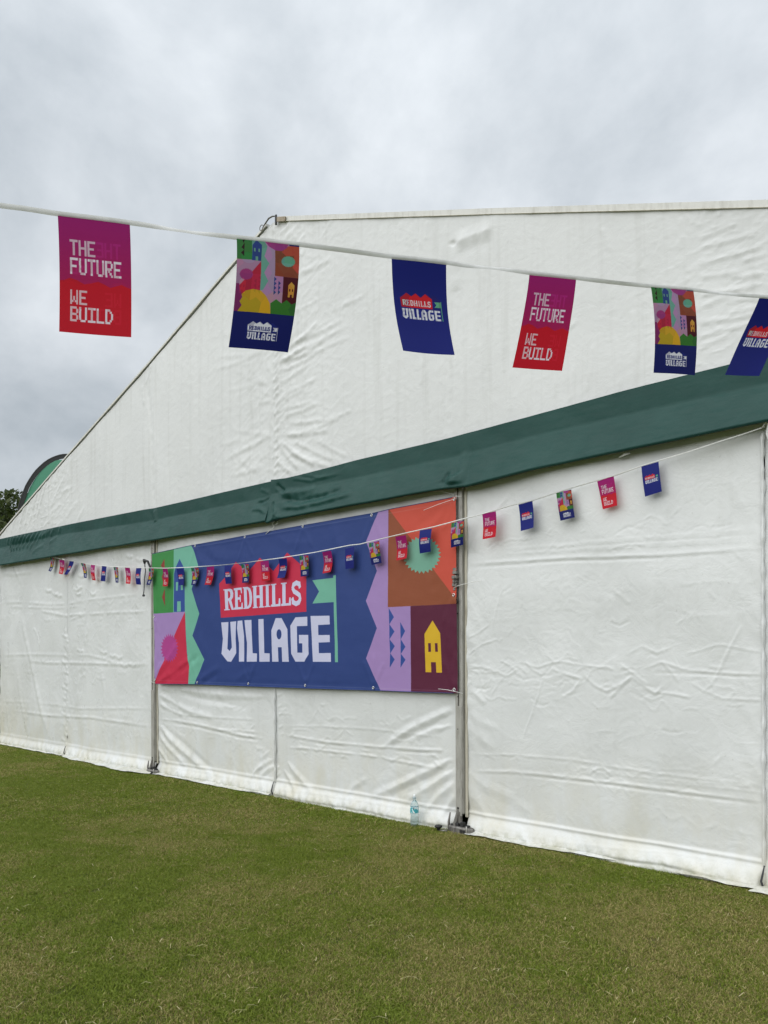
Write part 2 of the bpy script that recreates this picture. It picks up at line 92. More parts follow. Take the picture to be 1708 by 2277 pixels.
CREASES=[[9,14,2630,2322,3072,2310,3521,2295,3961,2268,4345,2244,4695,2239,4979,2239],[-5,12,2662,2284,3521,2271,4345,2220],[3.5,8,2953,2418,3962,2387,4980,2360],[3.5,8,2953,2404,3962,2370,4980,2342],[3.5,8,2953,2384,3962,2340,4980,2305],[3.5,8,2953,2371,3962,2323,4980,2285],[7,12,2615,1431,2743,1441,2867,1416,3009,1359,3127,1435],[7,10,2949,1493,3029,1459,3108,1402],[7,10,3185,1485,3261,1420,3354,1377],[8,12,3428,1430,3553,1391,3692,1354,3623,1259,3517,1205],[8,12,3709,1386,3810,1303,3909,1267,4006,1315,4100,1384],[9,12,3925,1215,4021,1308,4100,1384],[9,12,4100,1384,4207,1305,4282,1263,4342,1323],[9,10,4282,1271,4414,1260,4527,1240],[8,10,4006,1472,4116,1399,4223,1320],[7,10,4327,1488,4400,1417,4450,1339],[6,10,3127,1485,3299,1437,3428,1478,3518,1486,3675,1460,3827,1448,3958,1427],[5,9,3726,1324,3777,1425,3893,1457,3990,1412],[7,10,4193,1436,4327,1488,4486,1432,4692,1413,5001,1404],[-5,10,4268,1408,4692,1397,5001,1388],[6,9,4542,1341,4611,1287,4679,1344],[6,10,4624,1288,4732,1243,5001,1239],[5,9,4486,1538,4720,1606,5002,1549],[8,9,3364,1389,3316,1234,3260,1085,3202,951,3144,815],[8,9,4864,1732,4799,1605,4733,1469,4672,1344],[5,9,2982,2099,2931,1967,2869,1765],[5,10,2616,1685,2744,1734,2849,1800],[6,10,2615,1545,2765,1630,2930,1670],[5,9,2866,1203,2928,1307,2989,1358],[5,10,2611,688,3163,721,3620,725,4113,696,4553,683,4999,684],[9,13,2611,565,2718,549,3162,582,3955,589,4553,578,4998,578],[-6,12,3162,559,3955,568,4553,560,4998,558],[4,8,4113,629,4553,634,4998,637],[4,8,3955,650,4553,655,4999,670],[7,9,3757,630,3808,678,3866,694,3906,668,3943,631],[10,40,2606,530,2780,427,3064,359,3293,224],[9,38,2612,915,2740,836,2905,746],[12,26,2625,1248,2721,1198,2804,1124],[7,30,2624,1055,2741,975,2926,917],[9,35,2609,337,2716,281,2861,112],[6,40,3896,2224,3795,1710,3744,1556],[5,50,4286,2191,4254,1553],[-6,50,4040,2003,3958,1480],[6,35,4724,2867,4829,2632,4905,2447],[8,45,4420,2807,4361,2558,4301,2305],[6,20,2832,2706,2995,2820,3035,2865],[9,30,2874,2854,2769,2594,2662,2397],[6,16,3960,2022,4056,1942,4102,1910],[5,12,4654,1980,4694,1909],[5,12,4744,867,4663,777],[4,9,2651,81,3618,90,4551,136,4997,161],[3,14,4279,465,4382,364],[3,14,4382,364,4468,419],[3,14,4468,419,4593,325],[3,14,4593,325,4715,398],[3,14,3953,257,4048,137],[3,14,3548,308,3653,213],[3,14,4820,386,4922,281],[11,16,-2393,725,-1979,723,-1432,705,-1039,674,-667,640,-282,625,50,624],[-7,14,-2247,684,-1432,668,-667,605,17,590],[5,14,-2383,812,-1636,805,-849,814,51,834],[7,11,-1077,664,-667,684,-281,683,50,696],[7,10,-436,715,-366,769,-287,816],[18,36,-2391,1060,-1977,928,-1636,852,-1115,805],[16,32,-2391,948,-2110,850,-1805,804],[15,40,-2390,1134,-1634,1106,-774,1076,-12,1091],[-10,36,-2243,1162,-1430,1019,-487,967],[18,34,-2393,676,-2113,485,-1851,373,-1315,163],[15,30,-2394,540,-2158,384,-1725,182],[18,28,-2396,354,-2250,255,-2115,169],[-12,36,-2247,623,-1557,361,-1119,148],[12,26,-387,158,-284,296,-16,415],[14,26,-284,169,-116,291,32,347],[9,12,-422,159,-335,249,-216,313],[10,24,-283,381,-115,480,33,554],[10,14,146,690,365,676,779,659,1192,659,1577,665,2051,679,2464,701],[-6,12,178,647,779,627,1577,637,2401,667],[10,14,66,553,333,561,634,569,1057,565,1451,569,1818,551,2162,536,2400,548],[5,10,178,780,780,816,1452,829,2380,811],[6,9,634,571,692,546],[6,9,1564,586,1650,557,1747,535],[5,9,1323,617,1527,606,1675,642],[6,9,2184,652,2272,617,2379,652],[6,9,2228,588,2315,545],[17,34,2478,1075,2274,999,2006,889,1724,739,1527,615],[13,28,2477,926,2230,877,1913,752],[-10,34,2465,1008,2051,832,1723,685],[17,34,2472,652,2271,541,1935,386,1449,169],[17,30,2471,544,2227,384,1887,179],[15,28,2471,427,2270,270,2138,116],[-12,36,2463,576,2139,425,1697,200],[13,26,2470,311,2398,219,2334,109],[16,32,145,450,301,312,483,210,660,112],[14,26,112,334,238,224,361,116],[10,30,1109,127,1216,253,1399,347],[5,10,-2397,113,-1641,143,-854,131,-18,135],[5,10,14,101,631,124,1189,122,1933,132,2398,135],[9,14,46,1101,136,1133],[9,14,33,976,123,1009],[9,14,55,895,144,928],[9,14,44,749,134,784],[9,14,53,667,143,702],[9,14,29,448,120,485],[9,14,42,418,132,455],[9,14,2,228,93,266],[9,14,29,314,119,351],[10,14,89,682,146,624,88,558,61,412,32,264],[9,22,-7462,2492,-6572,2453,-5640,2371,-4957,2348,-4375,2363],[12,22,-5941,2290,-5466,2226,-5069,2168,-4690,2171,-4326,2169],[9,18,-4326,2164,-3551,2156,-2678,2136],[8,18,-7180,2408,-6252,2352,-5350,2298,-4531,2298],[7,16,-4427,2366,-3831,2370,-2885,2375],[8,16,-4960,2094,-4637,2132,-4377,2159],[8,20,-7471,1565,-6258,1581,-4748,1558],[12,22,-6387,1474,-5648,1444,-4802,1447,-3556,1433,-2560,1434],[7,16,-4694,1570,-4230,1556,-3464,1452],[7,16,-5955,790,-5306,790,-4648,758,-3561,810,-2544,851],[12,20,-6990,618,-6079,615,-5538,608,-4863,624,-4237,649,-3563,639,-2566,614],[5,14,-7479,758,-6266,793],[16,55,-6673,2234,-6480,1820,-6260,1442,-5954,863,-5599,256],[14,55,-4225,2141,-4381,1737,-4539,1253,-4701,760],[10,40,-7191,1213,-7267,648,-7201,172],[10,45,-6848,1357,-6719,809,-6398,200],[8,40,-3935,1380,-3794,1032,-3847,332],[9,16,-6072,1442,-5946,1759,-6006,1892,-6191,2029],[12,22,-5757,2621,-5638,2575,-5509,2588],[12,22,-5521,2555,-5405,2510,-5279,2523],[12,22,-4686,2604,-4581,2561,-4466,2573],[12,22,-4793,2574,-4687,2531,-4571,2544],[12,22,-5405,2523,-5291,2478,-5167,2492],[12,22,-4023,2680,-3926,2638,-3820,2649],[12,22,-4223,2479,-4123,2438,-4015,2451],[12,22,-4641,1648,-4536,1611,-4422,1629],[12,22,-3934,1619,-3838,1583,-3733,1601],[12,22,-3648,1571,-3556,1536,-3454,1554],[12,22,-3464,1547,-3373,1513,-3274,1531],[12,22,-3329,1434,-3240,1401,-3142,1420],[12,22,-3107,1435,-3021,1403,-2926,1421],[12,22,-4632,2772,-4527,2728,-4413,2739],[12,22,-3184,2933,-3096,2892,-3001,2901],[12,22,-2924,2865,-2839,2825,-2747,2834],[12,22,-4740,2510,-4634,2467,-4519,2480],[13,20,-5041,2202,-5042,2152],[13,20,-5131,2125,-4998,2070],[13,20,-4998,2040,-4955,1989],[13,20,-5088,1963,-5044,1912],[13,20,-5178,1884,-5000,1831],[13,20,-5045,1802,-4957,1750],[13,20,-5134,1722,-5046,1671],[13,20,-5002,1641,-5002,1591],[13,20,-5091,1561,-4959,1511],[13,20,-5181,1481,-5048,1431],[13,20,-5048,1401,-5004,1351],[13,20,-5138,1320,-4961,1272],[13,20,-5005,1241,-5050,1191],[13,20,-5094,1160,-5006,1112],[13,20,-5184,1077,-4963,1033],[13,20,-5051,1000,-5052,950],[13,20,-5141,917,-5008,872],[13,20,-5009,842,-4965,794],[13,20,-5098,758,-5054,710],[13,20,-5188,673,-5010,632],[13,20,-5055,600,-4967,554],[13,20,-5144,514,-5056,469],[13,20,-5012,442,-5012,392],[13,20,-5101,356,-4969,315],[13,20,-5191,269,-5058,229],[13,20,-5058,199,-5014,152],[8,40,-5069,2198,-5047,1496,-4971,748,-5086,116],[9,26,-7457,3005,-7037,2945,-6246,2940],[8,40,-6967,3079,-6701,2756],[6,20,42,4783,83,4649,40,4482,53,4302,37,3951,-35,3609],[12.0,26,247,4833,504,4895,750,4980],[10.0,26,287,4857,599,4893,896,4953],[9.0,26,445,4865,774,4868,1084,4896],[10.0,26,313,4763,711,4772,1084,4807],[14.0,26,125,4735,327,4742,522,4775],[11.0,26,179,4694,509,4714,822,4759],[12.0,26,97,4716,273,4734,445,4779],[7.0,22,286,4701,748,4683,1176,4692],[8.0,22,151,4614,496,4632,821,4676],[9.0,26,397,5567,678,5551,947,5561],[7.0,22,449,5583,603,5577,753,5597],[7.0,22,150,4351,455,4369,746,4413],[7.0,22,123,4498,365,4528,597,4585],[7.0,22,67,4317,298,4311,520,4333],[7.0,22,175,4117,467,4118,745,4146],[10.0,26,228,3913,568,3858,889,3832],[8.0,22,256,4030,556,3979,842,3958],[7.0,22,176,4204,415,4181,646,4185],[8.0,22,440,3889,768,3893,1079,3924],[6.0,22,694,3939,962,3936,1217,3958],[9.0,26,174,3942,295,3895,414,3877],[12.0,26,119,3865,412,3657,692,3486],[12.0,26,227,3739,566,3578,887,3453],[10.0,26,92,3835,267,3648,437,3495],[8.0,22,334,3823,668,3645,983,3502],[6.0,22,693,3771,936,3621,1169,3502],[9.0,26,63,3663,199,3555,332,3478],[5.0,22,1085,5042,1246,5027,1402,5038],[5.0,22,896,5035,1085,5029,1268,5048],[6.0,22,289,5204,525,5195,751,5213],[9.0,26,450,5754,489,5770,528,5812],[12.0,26,335,6193,221,6136,105,6107],[10.0,26,452,6114,321,6064,187,6041],[10.0,26,51,6269,23,6203,-5,6166],[8.0,22,529,5965,425,5904,320,5870],[5.0,22,949,5955,852,5871,754,5813],[8.0,22,373,5954,347,5993,321,6060],[8,22,-112,4770,-15,4602],[6,22,-213,4760,-43,4574],[6,22,-215,4490,-44,4396],[5,22,-330,4663,-71,4509],[5,22,-273,4358,-44,4342],[5,22,-333,4152,-74,4170],[12,20,23,4806,92,4862],[12,20,56,4705,75,4774],[12,20,27,4620,97,4677],[12,20,-1,4535,80,4590],[12,20,32,4435,101,4492],[12,20,3,4349,84,4405],[12,20,36,4249,106,4308],[12,20,8,4163,89,4220],[12,20,41,4064,71,4132],[12,20,12,3978,93,4036],[12,20,45,3879,76,3947],[12,20,17,3792,97,3851],[12,20,50,3694,80,3763],[12,20,21,3606,102,3667],[12,20,-7,3519,85,3578],[5,22,1947,5477,1939,5397,1930,5318],[5,22,1996,5488,1988,5386,1980,5285],[5,22,2055,5525,2047,5416,2039,5308],[5,22,2123,5513,2114,5369,2106,5224],[5,22,2180,5461,2172,5369,2164,5277],[5,22,1535,5696,1526,5613,1517,5531],[5,22,1620,5616,1611,5496,1602,5376],[5,22,1867,5567,1859,5495,1850,5423],[5,22,2420,5397,2413,5314,2405,5231],[-9,22,2396,4159,2387,3824,2378,3488],[-9,22,2441,4118,2432,3785,2423,3451],[5,22,2506,4654,2498,4415,2490,4176],[5,22,2594,4654,2586,4432,2578,4209],[5,22,2732,4762,2725,4508,2717,4254],[5,22,2764,4199,2755,3842,2747,3484],[5,22,3073,4086,3065,3787,3058,3488],[5,22,1718,4308,1709,4211,1700,4113],[5,22,2116,4233,2108,4110,2100,3986],[5,22,2574,4013,2566,3768,2557,3523],[22,60,2482,5134,2631,5132,2917,5108],[-16,40,2464,5123,2473,5163],[14,60,2491,5114,2507,4881,2489,4717],[-12,34,-2660,5161,-2577,4926,-2544,4704,-2497,4302,-2452,3495],[9,20,-2678,5156,-2591,5252,-2522,5395],[8,24,-2539,5399,-2575,5158],[8,30,-2764,5168,-2714,4885],[7,26,-3950,4927,-3913,4373,-3958,3794],[5,20,-2241,5444,-2229,5301],[5,20,-2111,5513,-2101,5233],[5,20,-1984,5633,-1974,5338],[5,20,-1890,5640,-1881,5279],[5,20,-1768,5639,-1759,5078],[5,20,-1647,5721,-1640,4980],[5,20,-1499,5726,-1489,5408],[5,20,-2372,5479,-2361,5123],[5,20,-1239,5859,-1230,5498],[5,20,-990,5860,-981,5617],[5,20,-407,3604,-398,3510],[6,24,-1022,5084,-524,4967,-61,4887],[6,24,-1161,4959,-691,4917,-252,4909],[4,24,-890,4636,-451,4594,-39,4584],[5,24,-761,4165,-392,4052,-43,3975],[8,24,-895,3843,-468,3890,-66,3965],[6,24,-762,3898,-518,3900,-282,3932],[7,24,-711,3685,-544,3742,-381,3828],[6,24,-790,3635,-457,3627,-139,3650],[6,24,-608,3792,-419,3667,-236,3576],[5,24,-1002,4037,-788,4021,-580,4035],[6,18,4457,4595,4475,4507,4479,4425],[6,18,4509,4609,4529,4527,4536,4450],[6,18,4593,4598,4577,4553,4548,4514],[6,18,4638,4592,4617,4533,4582,4478],[6,18,4725,4546,4715,4477,4692,4414],[6,18,4581,4399,4726,4401,4852,4408],[6,18,4604,4334,4800,4312,4976,4296],[6,18,4592,4225,4816,4207,5015,4195],[6,18,4603,4130,4746,4104,4872,4083],[6,18,4591,4010,4794,3978,4974,3951],[6,18,4591,3930,4686,3934,4766,3942],[6,18,4590,3817,4793,3790,4974,3768],[6,18,4601,3655,4701,3667,4786,3682],[6,18,4590,3715,4674,3725,4744,3738],[6,18,3872,4748,3913,4640,3938,4539],[6,18,3579,4066,3630,4089,3664,4117],[6,18,4103,4058,4117,3987,4115,3922],[6,18,3801,3901,3781,3719,3745,3540],[6,18,3635,3795,3614,3577,3576,3362],[6,18,3974,3914,4001,3693,4012,3477],[6,18,3492,3923,3485,3737,3461,3555],[6,18,4872,4149,4960,4140,5034,4135],[6,18,4788,4068,4909,4038,5015,4013],[6,18,4819,3903,4934,3883,5033,3868],[6,18,4766,3832,4908,3816,5033,3804],[6,18,4787,3715,4887,3718,4973,3725],[10,34,-5380,4518,-5536,4366,-5632,4202],[12,34,-5630,4395,-5873,4098,-6055,3785],[12,34,-5919,4329,-6169,4041,-6358,3736],[12,34,-6151,4251,-6390,3978,-6565,3689],[11,34,-6388,4186,-6615,3934,-6777,3669],[11,34,-6667,4109,-6919,3899,-7103,3676],[9,34,-6917,4039,-7176,3856,-7365,3659],[9,34,-5757,4374,-5986,4107,-6154,3826],[9,34,-6018,4260,-6236,4050,-6391,3827],[8,34,-5198,4555,-5320,4406,-5383,4247],[6,34,-4845,4560,-4934,4310,-4965,4049],[9,34,-6492,4099,-6633,3944,-6705,3778],[6,34,-5022,4324,-5292,4124,-5509,3910],[7,34,-4791,4103,-5023,4098,-5202,4084],[6,34,-4623,3869,-4851,3769,-5027,3658],[6,34,-4402,3761,-4568,3654,-4682,3537],[6,34,-5203,3923,-5448,3833,-5636,3733],[6,34,-5387,3757,-5636,3685,-5828,3604]]
FEATHER_CURVE=[[0.05,4.539],[0.062,4.601],[0.094,4.705],[0.144,4.845],[0.2,4.985],[0.271,5.107],[0.341,5.211],[0.411,5.299],[0.481,5.368],[0.569,5.447],[0.657,5.507],[0.736,5.547],[0.814,5.577],[0.884,5.599],[0.954,5.611],[1.042,5.614]]
FEATHER_BASE=[-9.375,0.987]
VALANCE_CREASES=[[-20,26,188,3213,520,3144,834,3144,1132,3174],[16,34,164,3279,451,3253,724,3242],[14,24,187,3119,519,3083,855,3082,1315,3111],[-16,20,91,3385,164,3326,249,3290],[14,20,89,3148,150,3077,113,3003],[12,16,126,3065,187,3025,247,3002],[-10,18,65,3199,89,3069],[-14,18,-241,3225,-112,3223,-10,3257],[12,22,-294,3167,-138,3154,-11,3082],[6,14,357,3413,635,3346,943,3349],[5,12,498,3436,791,3351,1112,3350],[5,12,-188,3379,-35,3324],[26,70,2547,3089,2557,3054,2552,3007],[-9,16,2484,3125,2445,3061,2448,2991],[6,14,2525,3124,2504,3064,2536,2990],[6,14,2607,3092,2579,3040],[7,40,2624,3295,2623,3146,2653,2991],[-5,18,2701,3244,2696,2984],[20,34,-6827,3592,-6912,3461,-6938,3324],[18,34,-6684,3576,-6785,3456,-6830,3329],[18,34,-6526,3566,-6651,3453,-6722,3333],[16,34,-6370,3564,-6511,3439,-6598,3307],[16,34,-6200,3559,-6364,3445,-6476,3324],[14,34,-6049,3556,-6202,3442,-6303,3321],[14,34,-5868,3557,-6043,3429,-6168,3294],[12,34,-5707,3546,-5863,3463,-5968,3373],[12,34,-5549,3542,-5701,3487,-5805,3425],[10,34,-5332,3537,-5418,3486,-5456,3429],[10,34,-5090,3536,-5144,3496,-5150,3449],[10,34,-7083,3590,-7150,3530,-7159,3464],[12,34,-6936,3589,-7012,3501,-7029,3407],[8,34,-5455,3538,-5574,3490,-5644,3436],[8,34,-5645,3312,-5864,3272,-6035,3225],[8,34,-5211,3389,-5358,3358,-5457,3320],[14,40,-2384,3439,-2352,3281]]

# ------------------------------------------------------------------ helpers
def lin(c): return tuple((v/255/12.92) if v/255<=0.04045 else ((v/255+0.055)/1.055)**2.4 for v in c)
def empty(name,loc=(0,0,0),parent=None):
    o=bpy.data.objects.new(name,None); col.objects.link(o); o.location=loc
    if parent: o.parent=parent
    return o
def tag(o,label=None,cat=None,group=None,kind=None):
    if label: o['label']=label
    if cat: o['category']=cat
    if group: o['group']=group
    if kind: o['kind']=kind
    return o
def link(name,me,mat=None,parent=None,smooth=False):
    o=bpy.data.objects.new(name,me); col.objects.link(o)
    if mat:
        me.materials.clear(); me.materials.append(mat)
    if smooth: me.polygons.foreach_set('use_smooth',[True]*len(me.polygons))
    if parent: o.parent=parent; 
    return o
class MB:
    def __init__(s): s.v=[]; s.f=[]
    def add(s,vs,fs):
        n=len(s.v); s.v+= [tuple(map(float,p)) for p in vs]; s.f+=[tuple(i+n for i in f) for f in fs]
    def box(s,x0,x1,y0,y1,z0,z1,bev=0.0):
        if bev<=0:
            s.add([(x0,y0,z0),(x1,y0,z0),(x1,y1,z0),(x0,y1,z0),(x0,y0,z1),(x1,y0,z1),(x1,y1,z1),(x0,y1,z1)],
                [(0,3,2,1),(4,5,6,7),(0,1,5,4),(1,2,6,5),(2,3,7,6),(3,0,4,7)])
        else:
            b=bev; ring=[]
            for (cx,cy,a0) in ((x1-b,y1-b,0),(x0+b,y1-b,90),(x0+b,y0+b,180),(x1-b,y0+b,270)):
                for k in range(3):
                    a=R(a0+45*k); ring.append((cx+b*math.cos(a),cy+b*math.sin(a)))
            ringi=[((x-(x0+x1)/2)*(1-b/abs(x1-x0)*2)+(x0+x1)/2,(y-(y0+y1)/2)*(1-b/abs(y1-y0)*2)+(y0+y1)/2) for x,y in ring]
            n=len(ring); rows=[(ringi,z0),(ring,z0+b),(ring,z1-b),(ringi,z1)]
            vs=[(x,y,z) for rg,z in rows for x,y in rg]; fs=[]
            for k in range(3):
                for i in range(n): j=(i+1)%n; fs.append((k*n+i,k*n+j,(k+1)*n+j,(k+1)*n+i))
            fs.append(tuple(range(n-1,-1,-1))); fs.append(tuple(3*n+i for i in range(n)))
            s.add(vs,fs)
        return s
    def tube(s,pts,r,n=8,cap=True):
        pts=[Vector(p) for p in pts]; rs=r if hasattr(r,'__len__') else [r]*len(pts)
        up=Vector((0.13,0.31,0.94)).normalized(); vs=[]; m=len(pts)
        for i,p in enumerate(pts):
            t=(pts[min(i+1,m-1)]-pts[max(i-1,0)]).normalized()
            a=t.cross(up)
            if a.length<1e-3: a=t.cross(Vector((1,0,0)))
            a.normalize(); b=a.cross(t); up=b.copy() if abs(b.dot(up))>.2 else up
            for k in range(n):
                g=2*math.pi*k/n; vs.append(p+a*(rs[i]*math.cos(g))+b*(rs[i]*math.sin(g)))
        fs=[(i*n+k,i*n+(k+1)%n,(i+1)*n+(k+1)%n,(i+1)*n+k) for i in range(m-1) for k in range(n)]
        if cap: fs+= [tuple(range(n-1,-1,-1)),tuple((m-1)*n+k for k in range(n))]
        s.add(vs,fs); return s
    def lathe(s,prof,c=(0,0,0),n=28):
        vs=[(c[0]+r*math.cos(2*math.pi*k/n),c[1]+r*math.sin(2*math.pi*k/n),c[2]+z) for r,z in prof for k in range(n)]
        fs=[(i*n+k,i*n+(k+1)%n,(i+1)*n+(k+1)%n,(i+1)*n+k) for i in range(len(prof)-1) for k in range(n)]
        if prof[0][0]>1e-4: fs.append(tuple(range(n-1,-1,-1)))
        if prof[-1][0]>1e-4: fs.append(tuple((len(prof)-1)*n+k for k in range(n)))
        s.add(vs,fs); return s
    def torus(s,c,Rr,r,ax='y',n=20,m=8):
        pts=[]
        for i in range(n+1):
            a=2*math.pi*i/n
            d={'y':(math.cos(a),0,math.sin(a)),'x':(0,math.cos(a),math.sin(a)),'z':(math.cos(a),math.sin(a),0)}[ax]
            pts.append((c[0]+Rr*d[0],c[1]+Rr*d[1],c[2]+Rr*d[2]))
        return s.tube(pts,r,m,False)
    def build(s,name,mat,parent=None,smooth=False):
        me=bpy.data.meshes.new(name); me.from_pydata(s.v,[],s.f); me.update()
        return link(name,me,mat,parent,smooth)
def grid_mesh(name,P,uv=None,mat=None,parent=None,keep=None,smooth=True):
    """P: (rows,cols,3) array of points -> one smooth quad sheet"""
    nr,nc=P.shape[:2]
    idx=np.arange(nr*nc).reshape(nr,nc)
    q=np.stack([idx[:-1,:-1],idx[:-1,1:],idx[1:,1:],idx[1:,:-1]],-1).reshape(-1,4)
    if keep is not None: q=q[keep.reshape(-1)]
    me=bpy.data.meshes.new(name)
    me.vertices.add(nr*nc); me.vertices.foreach_set('co',P.astype(np.float32).ravel())
    me.loops.add(q.size); me.loops.foreach_set('vertex_index',q.astype(np.int32).ravel())
    me.polygons.add(len(q)); me.polygons.foreach_set('loop_start',np.arange(0,q.size,4,dtype=np.int32)); 
    me.update(calc_edges=True); me.validate()
    if uv is not None:
        l=me.uv_layers.new(name='UVMap'); l.data.foreach_set('uv',uv.reshape(-1,2)[q.ravel()].astype(np.float32).ravel())
    return link(name,me,mat,parent,smooth)
def _h(i,j,s):
    n=(i*374761393+j*668265263+s*974634777)&0xffffffff
    n=((n^(n>>13))*1274126177)&0xffffffff
    return ((n^(n>>16))&0xffff)/65535.0
def noise(x,y,s=0):
    x=np.asarray(x,float); y=np.asarray(y,float)
    xi=np.floor(x).astype(np.int64); yi=np.floor(y).astype(np.int64); fx=x-xi; fy=y-yi
    def g(i,j,dx,dy):
        a=_h(i,j,s)*2*math.pi; return np.cos(a)*dx+np.sin(a)*dy
    u=fx*fx*fx*(fx*(fx*6-15)+10); v=fy*fy*fy*(fy*(fy*6-15)+10)
    a=g(xi,yi,fx,fy); b=g(xi+1,yi,fx-1,fy); c=g(xi,yi+1,fx,fy-1); d=g(xi+1,yi+1,fx-1,fy-1)
    return ((a*(1-u)+b*u)*(1-v)+(c*(1-u)+d*u)*v)*1.5
def fbm(x,y,s=0,o=3,r=.5):
    t=0;a=1
    for k in range(o): t=t+a*noise(x*2**k,y*2**k,s+k*17); a*=r
    return t
def sm(e0,e1,x):
    t=np.clip((x-e0)/(e1-e0),0,1); return t*t*(3-2*t)

# ------------------------------------------------------------------ materials
def mat(name,color,rough=.5,metal=0,spec=.5,**k):
    m=bpy.data.materials.new(name); m.use_nodes=True; b=m.node_tree.nodes['Principled BSDF']
    b.inputs['Base Color'].default_value=(*color,1); b.inputs['Roughness'].default_value=rough; b.inputs['Metallic'].default_value=metal
    b.inputs['Specular IOR Level'].default_value=spec
    for a,v in k.items(): b.inputs[a].default_value=v
    return m
class NT:
    def __init__(s,m): s.t=m.node_tree; s.n=s.t.nodes; s.l=s.t.links; s.b=s.n.get('Principled BSDF')
    def new(s,t,ins=None,**k):
        n=s.n.new(t)
        for a,v in k.items(): setattr(n,a,v)
        for a,v in (ins or {}).items():
            if hasattr(v,'is_linked') or isinstance(v,bpy.types.NodeSocket): s.l.new(v,n.inputs[a])
            else: n.inputs[a].default_value=v
        return n
    def pos(s): return s.new('ShaderNodeNewGeometry').outputs['Position']
    def mapping(s,v,scale=(1,1,1),rot=(0,0,0),loc=(0,0,0)):
        n=s.new('ShaderNodeMapping',{'Vector':v,'Scale':scale,'Rotation':rot,'Location':loc}); return n.outputs[0]
    def noise(s,v,scale,detail=3,rough=.5,dist=0,out=0):
        return s.new('ShaderNodeTexNoise',{'Vector':v,'Scale':scale,'Detail':detail,'Roughness':rough,'Distortion':dist}).outputs[out]
    def math(s,op,a,b=0.0,c=0.0,clamp=False):
        return s.new('ShaderNodeMath',{0:a,1:b,2:c},operation=op,use_clamp=clamp).outputs[0]
    def mix(s,f,a,b,bt='MIX'):
        n=s.new('ShaderNodeMix',data_type='RGBA',blend_type=bt)
        for i,v in ((0,f),(6,a),(7,b)):
            if isinstance(v,bpy.types.NodeSocket): s.l.new(v,n.inputs[i])
            elif i==0: n.inputs[i].default_value=v
            else: n.inputs[i].default_value=(*v,1)
        return n.outputs[2]
    def rng(s,v,a,b,c=0.,d=1.):
        return s.new('ShaderNodeMapRange',{'Value':v,'From Min':a,'From Max':b,'To Min':c,'To Max':d}).outputs[0]
    def bump(s,h,strength=.3,dist=.01,normal=None):
        i={'Height':h,'Strength':strength,'Distance':dist}
        if normal is not None: i['Normal']=normal
        return s.new('ShaderNodeBump',i).outputs[0]
    def set(s,k,v): s.l.new(v,s.b.inputs[k])

def fabric_white(name,base,streak=.5,rough=.42,bump_s=.35,low_dirt=0.0):
    m=mat(name,base,rough,spec=.45); t=NT(m); P=t.pos()
    n1=t.noise(P,1.1,4,.55); c=t.mix(t.rng(n1,.35,.7),base,tuple(v*.93 for v in base))
    # rain streaks and mildew specks of the cloth
    st=t.noise(t.mapping(P,(9,9,.55)),1.0,4,.6); c=t.mix(t.math('MULTIPLY',t.rng(st,.52,.75),streak*.30),c,(.40,.40,.37))
    sp=t.noise(P,38,2,.5); c=t.mix(t.math('MULTIPLY',t.rng(sp,.70,.78),.22),c,(.30,.30,.26))
    if low_dirt>0:
        z=t.new('ShaderNodeSeparateXYZ',{0:P}); d=t.rng(z.outputs[2],.9,0.,0.,1.); dx=t.rng(z.outputs[0],-6.0,-7.5,0.,1.)
        f=t.math('MULTIPLY',t.math('MULTIPLY',d,t.rng(t.noise(t.mapping(P,(3,3,1.2)),1.5,4,.6),.35,.7)),low_dirt)
        f=t.math('ADD',f,t.math('MULTIPLY',t.math('MULTIPLY',dx,t.rng(z.outputs[2],1.8,.2,.0,1.)),.35))
        c=t.mix(t.math('MINIMUM',f,.6),c,(.56,.52,.38))
        sp2=t.math('MULTIPLY',t.rng(z.outputs[2],.13,.0,0.,1.),t.rng(t.noise(P,14,5,.7),.42,.62)); c=t.mix(t.math('MULTIPLY',sp2,.6),c,(.24,.25,.13))
    t.set('Base Color',c)
    # fine creasing: crumple facets plus weave relief
    v1=t.new('ShaderNodeTexVoronoi',{'Vector':t.mapping(t.noise(P,2.2,3,.5,out=1),(.35,.35,.35)) if False else P,'Scale':7.0},feature='DISTANCE_TO_EDGE').outputs[0]
    wv=t.noise(P,5.0,4,.62,.6); w2=t.noise(P,22.0,3,.6,.3)
    msk=t.rng(t.noise(P,1.3,2,.5),.45,.65)
    h=t.math('ADD',t.math('MULTIPLY',t.math('ABSOLUTE',t.math('SUBTRACT',wv,.5)),1.6),t.math('MULTIPLY',w2,.30))
    h=t.math('ADD',h,t.math('MULTIPLY',t.math('MULTIPLY',t.math('MINIMUM',v1,.12),msk),1.2))
    t.set('Normal',t.bump(h,bump_s,.010))
    r=t.rng(t.noise(P,3,3,.5),.3,.7,rough-.08,rough+.10); t.set('Roughness',r)
    return m
M={}
M['wall']=fabric_white('white_pvc_wall',(.70,.715,.712),.35,.32,.36,.6)
M['gable']=fabric_white('white_pvc_gable',(.675,.685,.68),.9,.46,.36)
M['roof']=fabric_white('white_pvc_roof',(.72,.73,.72),.8,.5,.3)
m=mat('green_pvc_valance',(.012,.058,.050),.5,spec=.22); t=NT(m); P=t.pos(); 
t.set('Base Color',t.mix(t.rng(t.noise(P,1.6,4,.6),.35,.7),(.010,.050,.043),(.016,.066,.057)))
sc=t.noise(t.mapping(P,(1,1,6)),7,4,.65); 
t.set('Roughness',t.rng(sc,.4,.7,.42,.58)); t.set('Normal',t.bump(t.math('ADD',t.noise(P,9,4,.6,.5),t.math('MULTIPLY',t.noise(P,60,2,.5),.15)),.35,.008)); M['green']=m
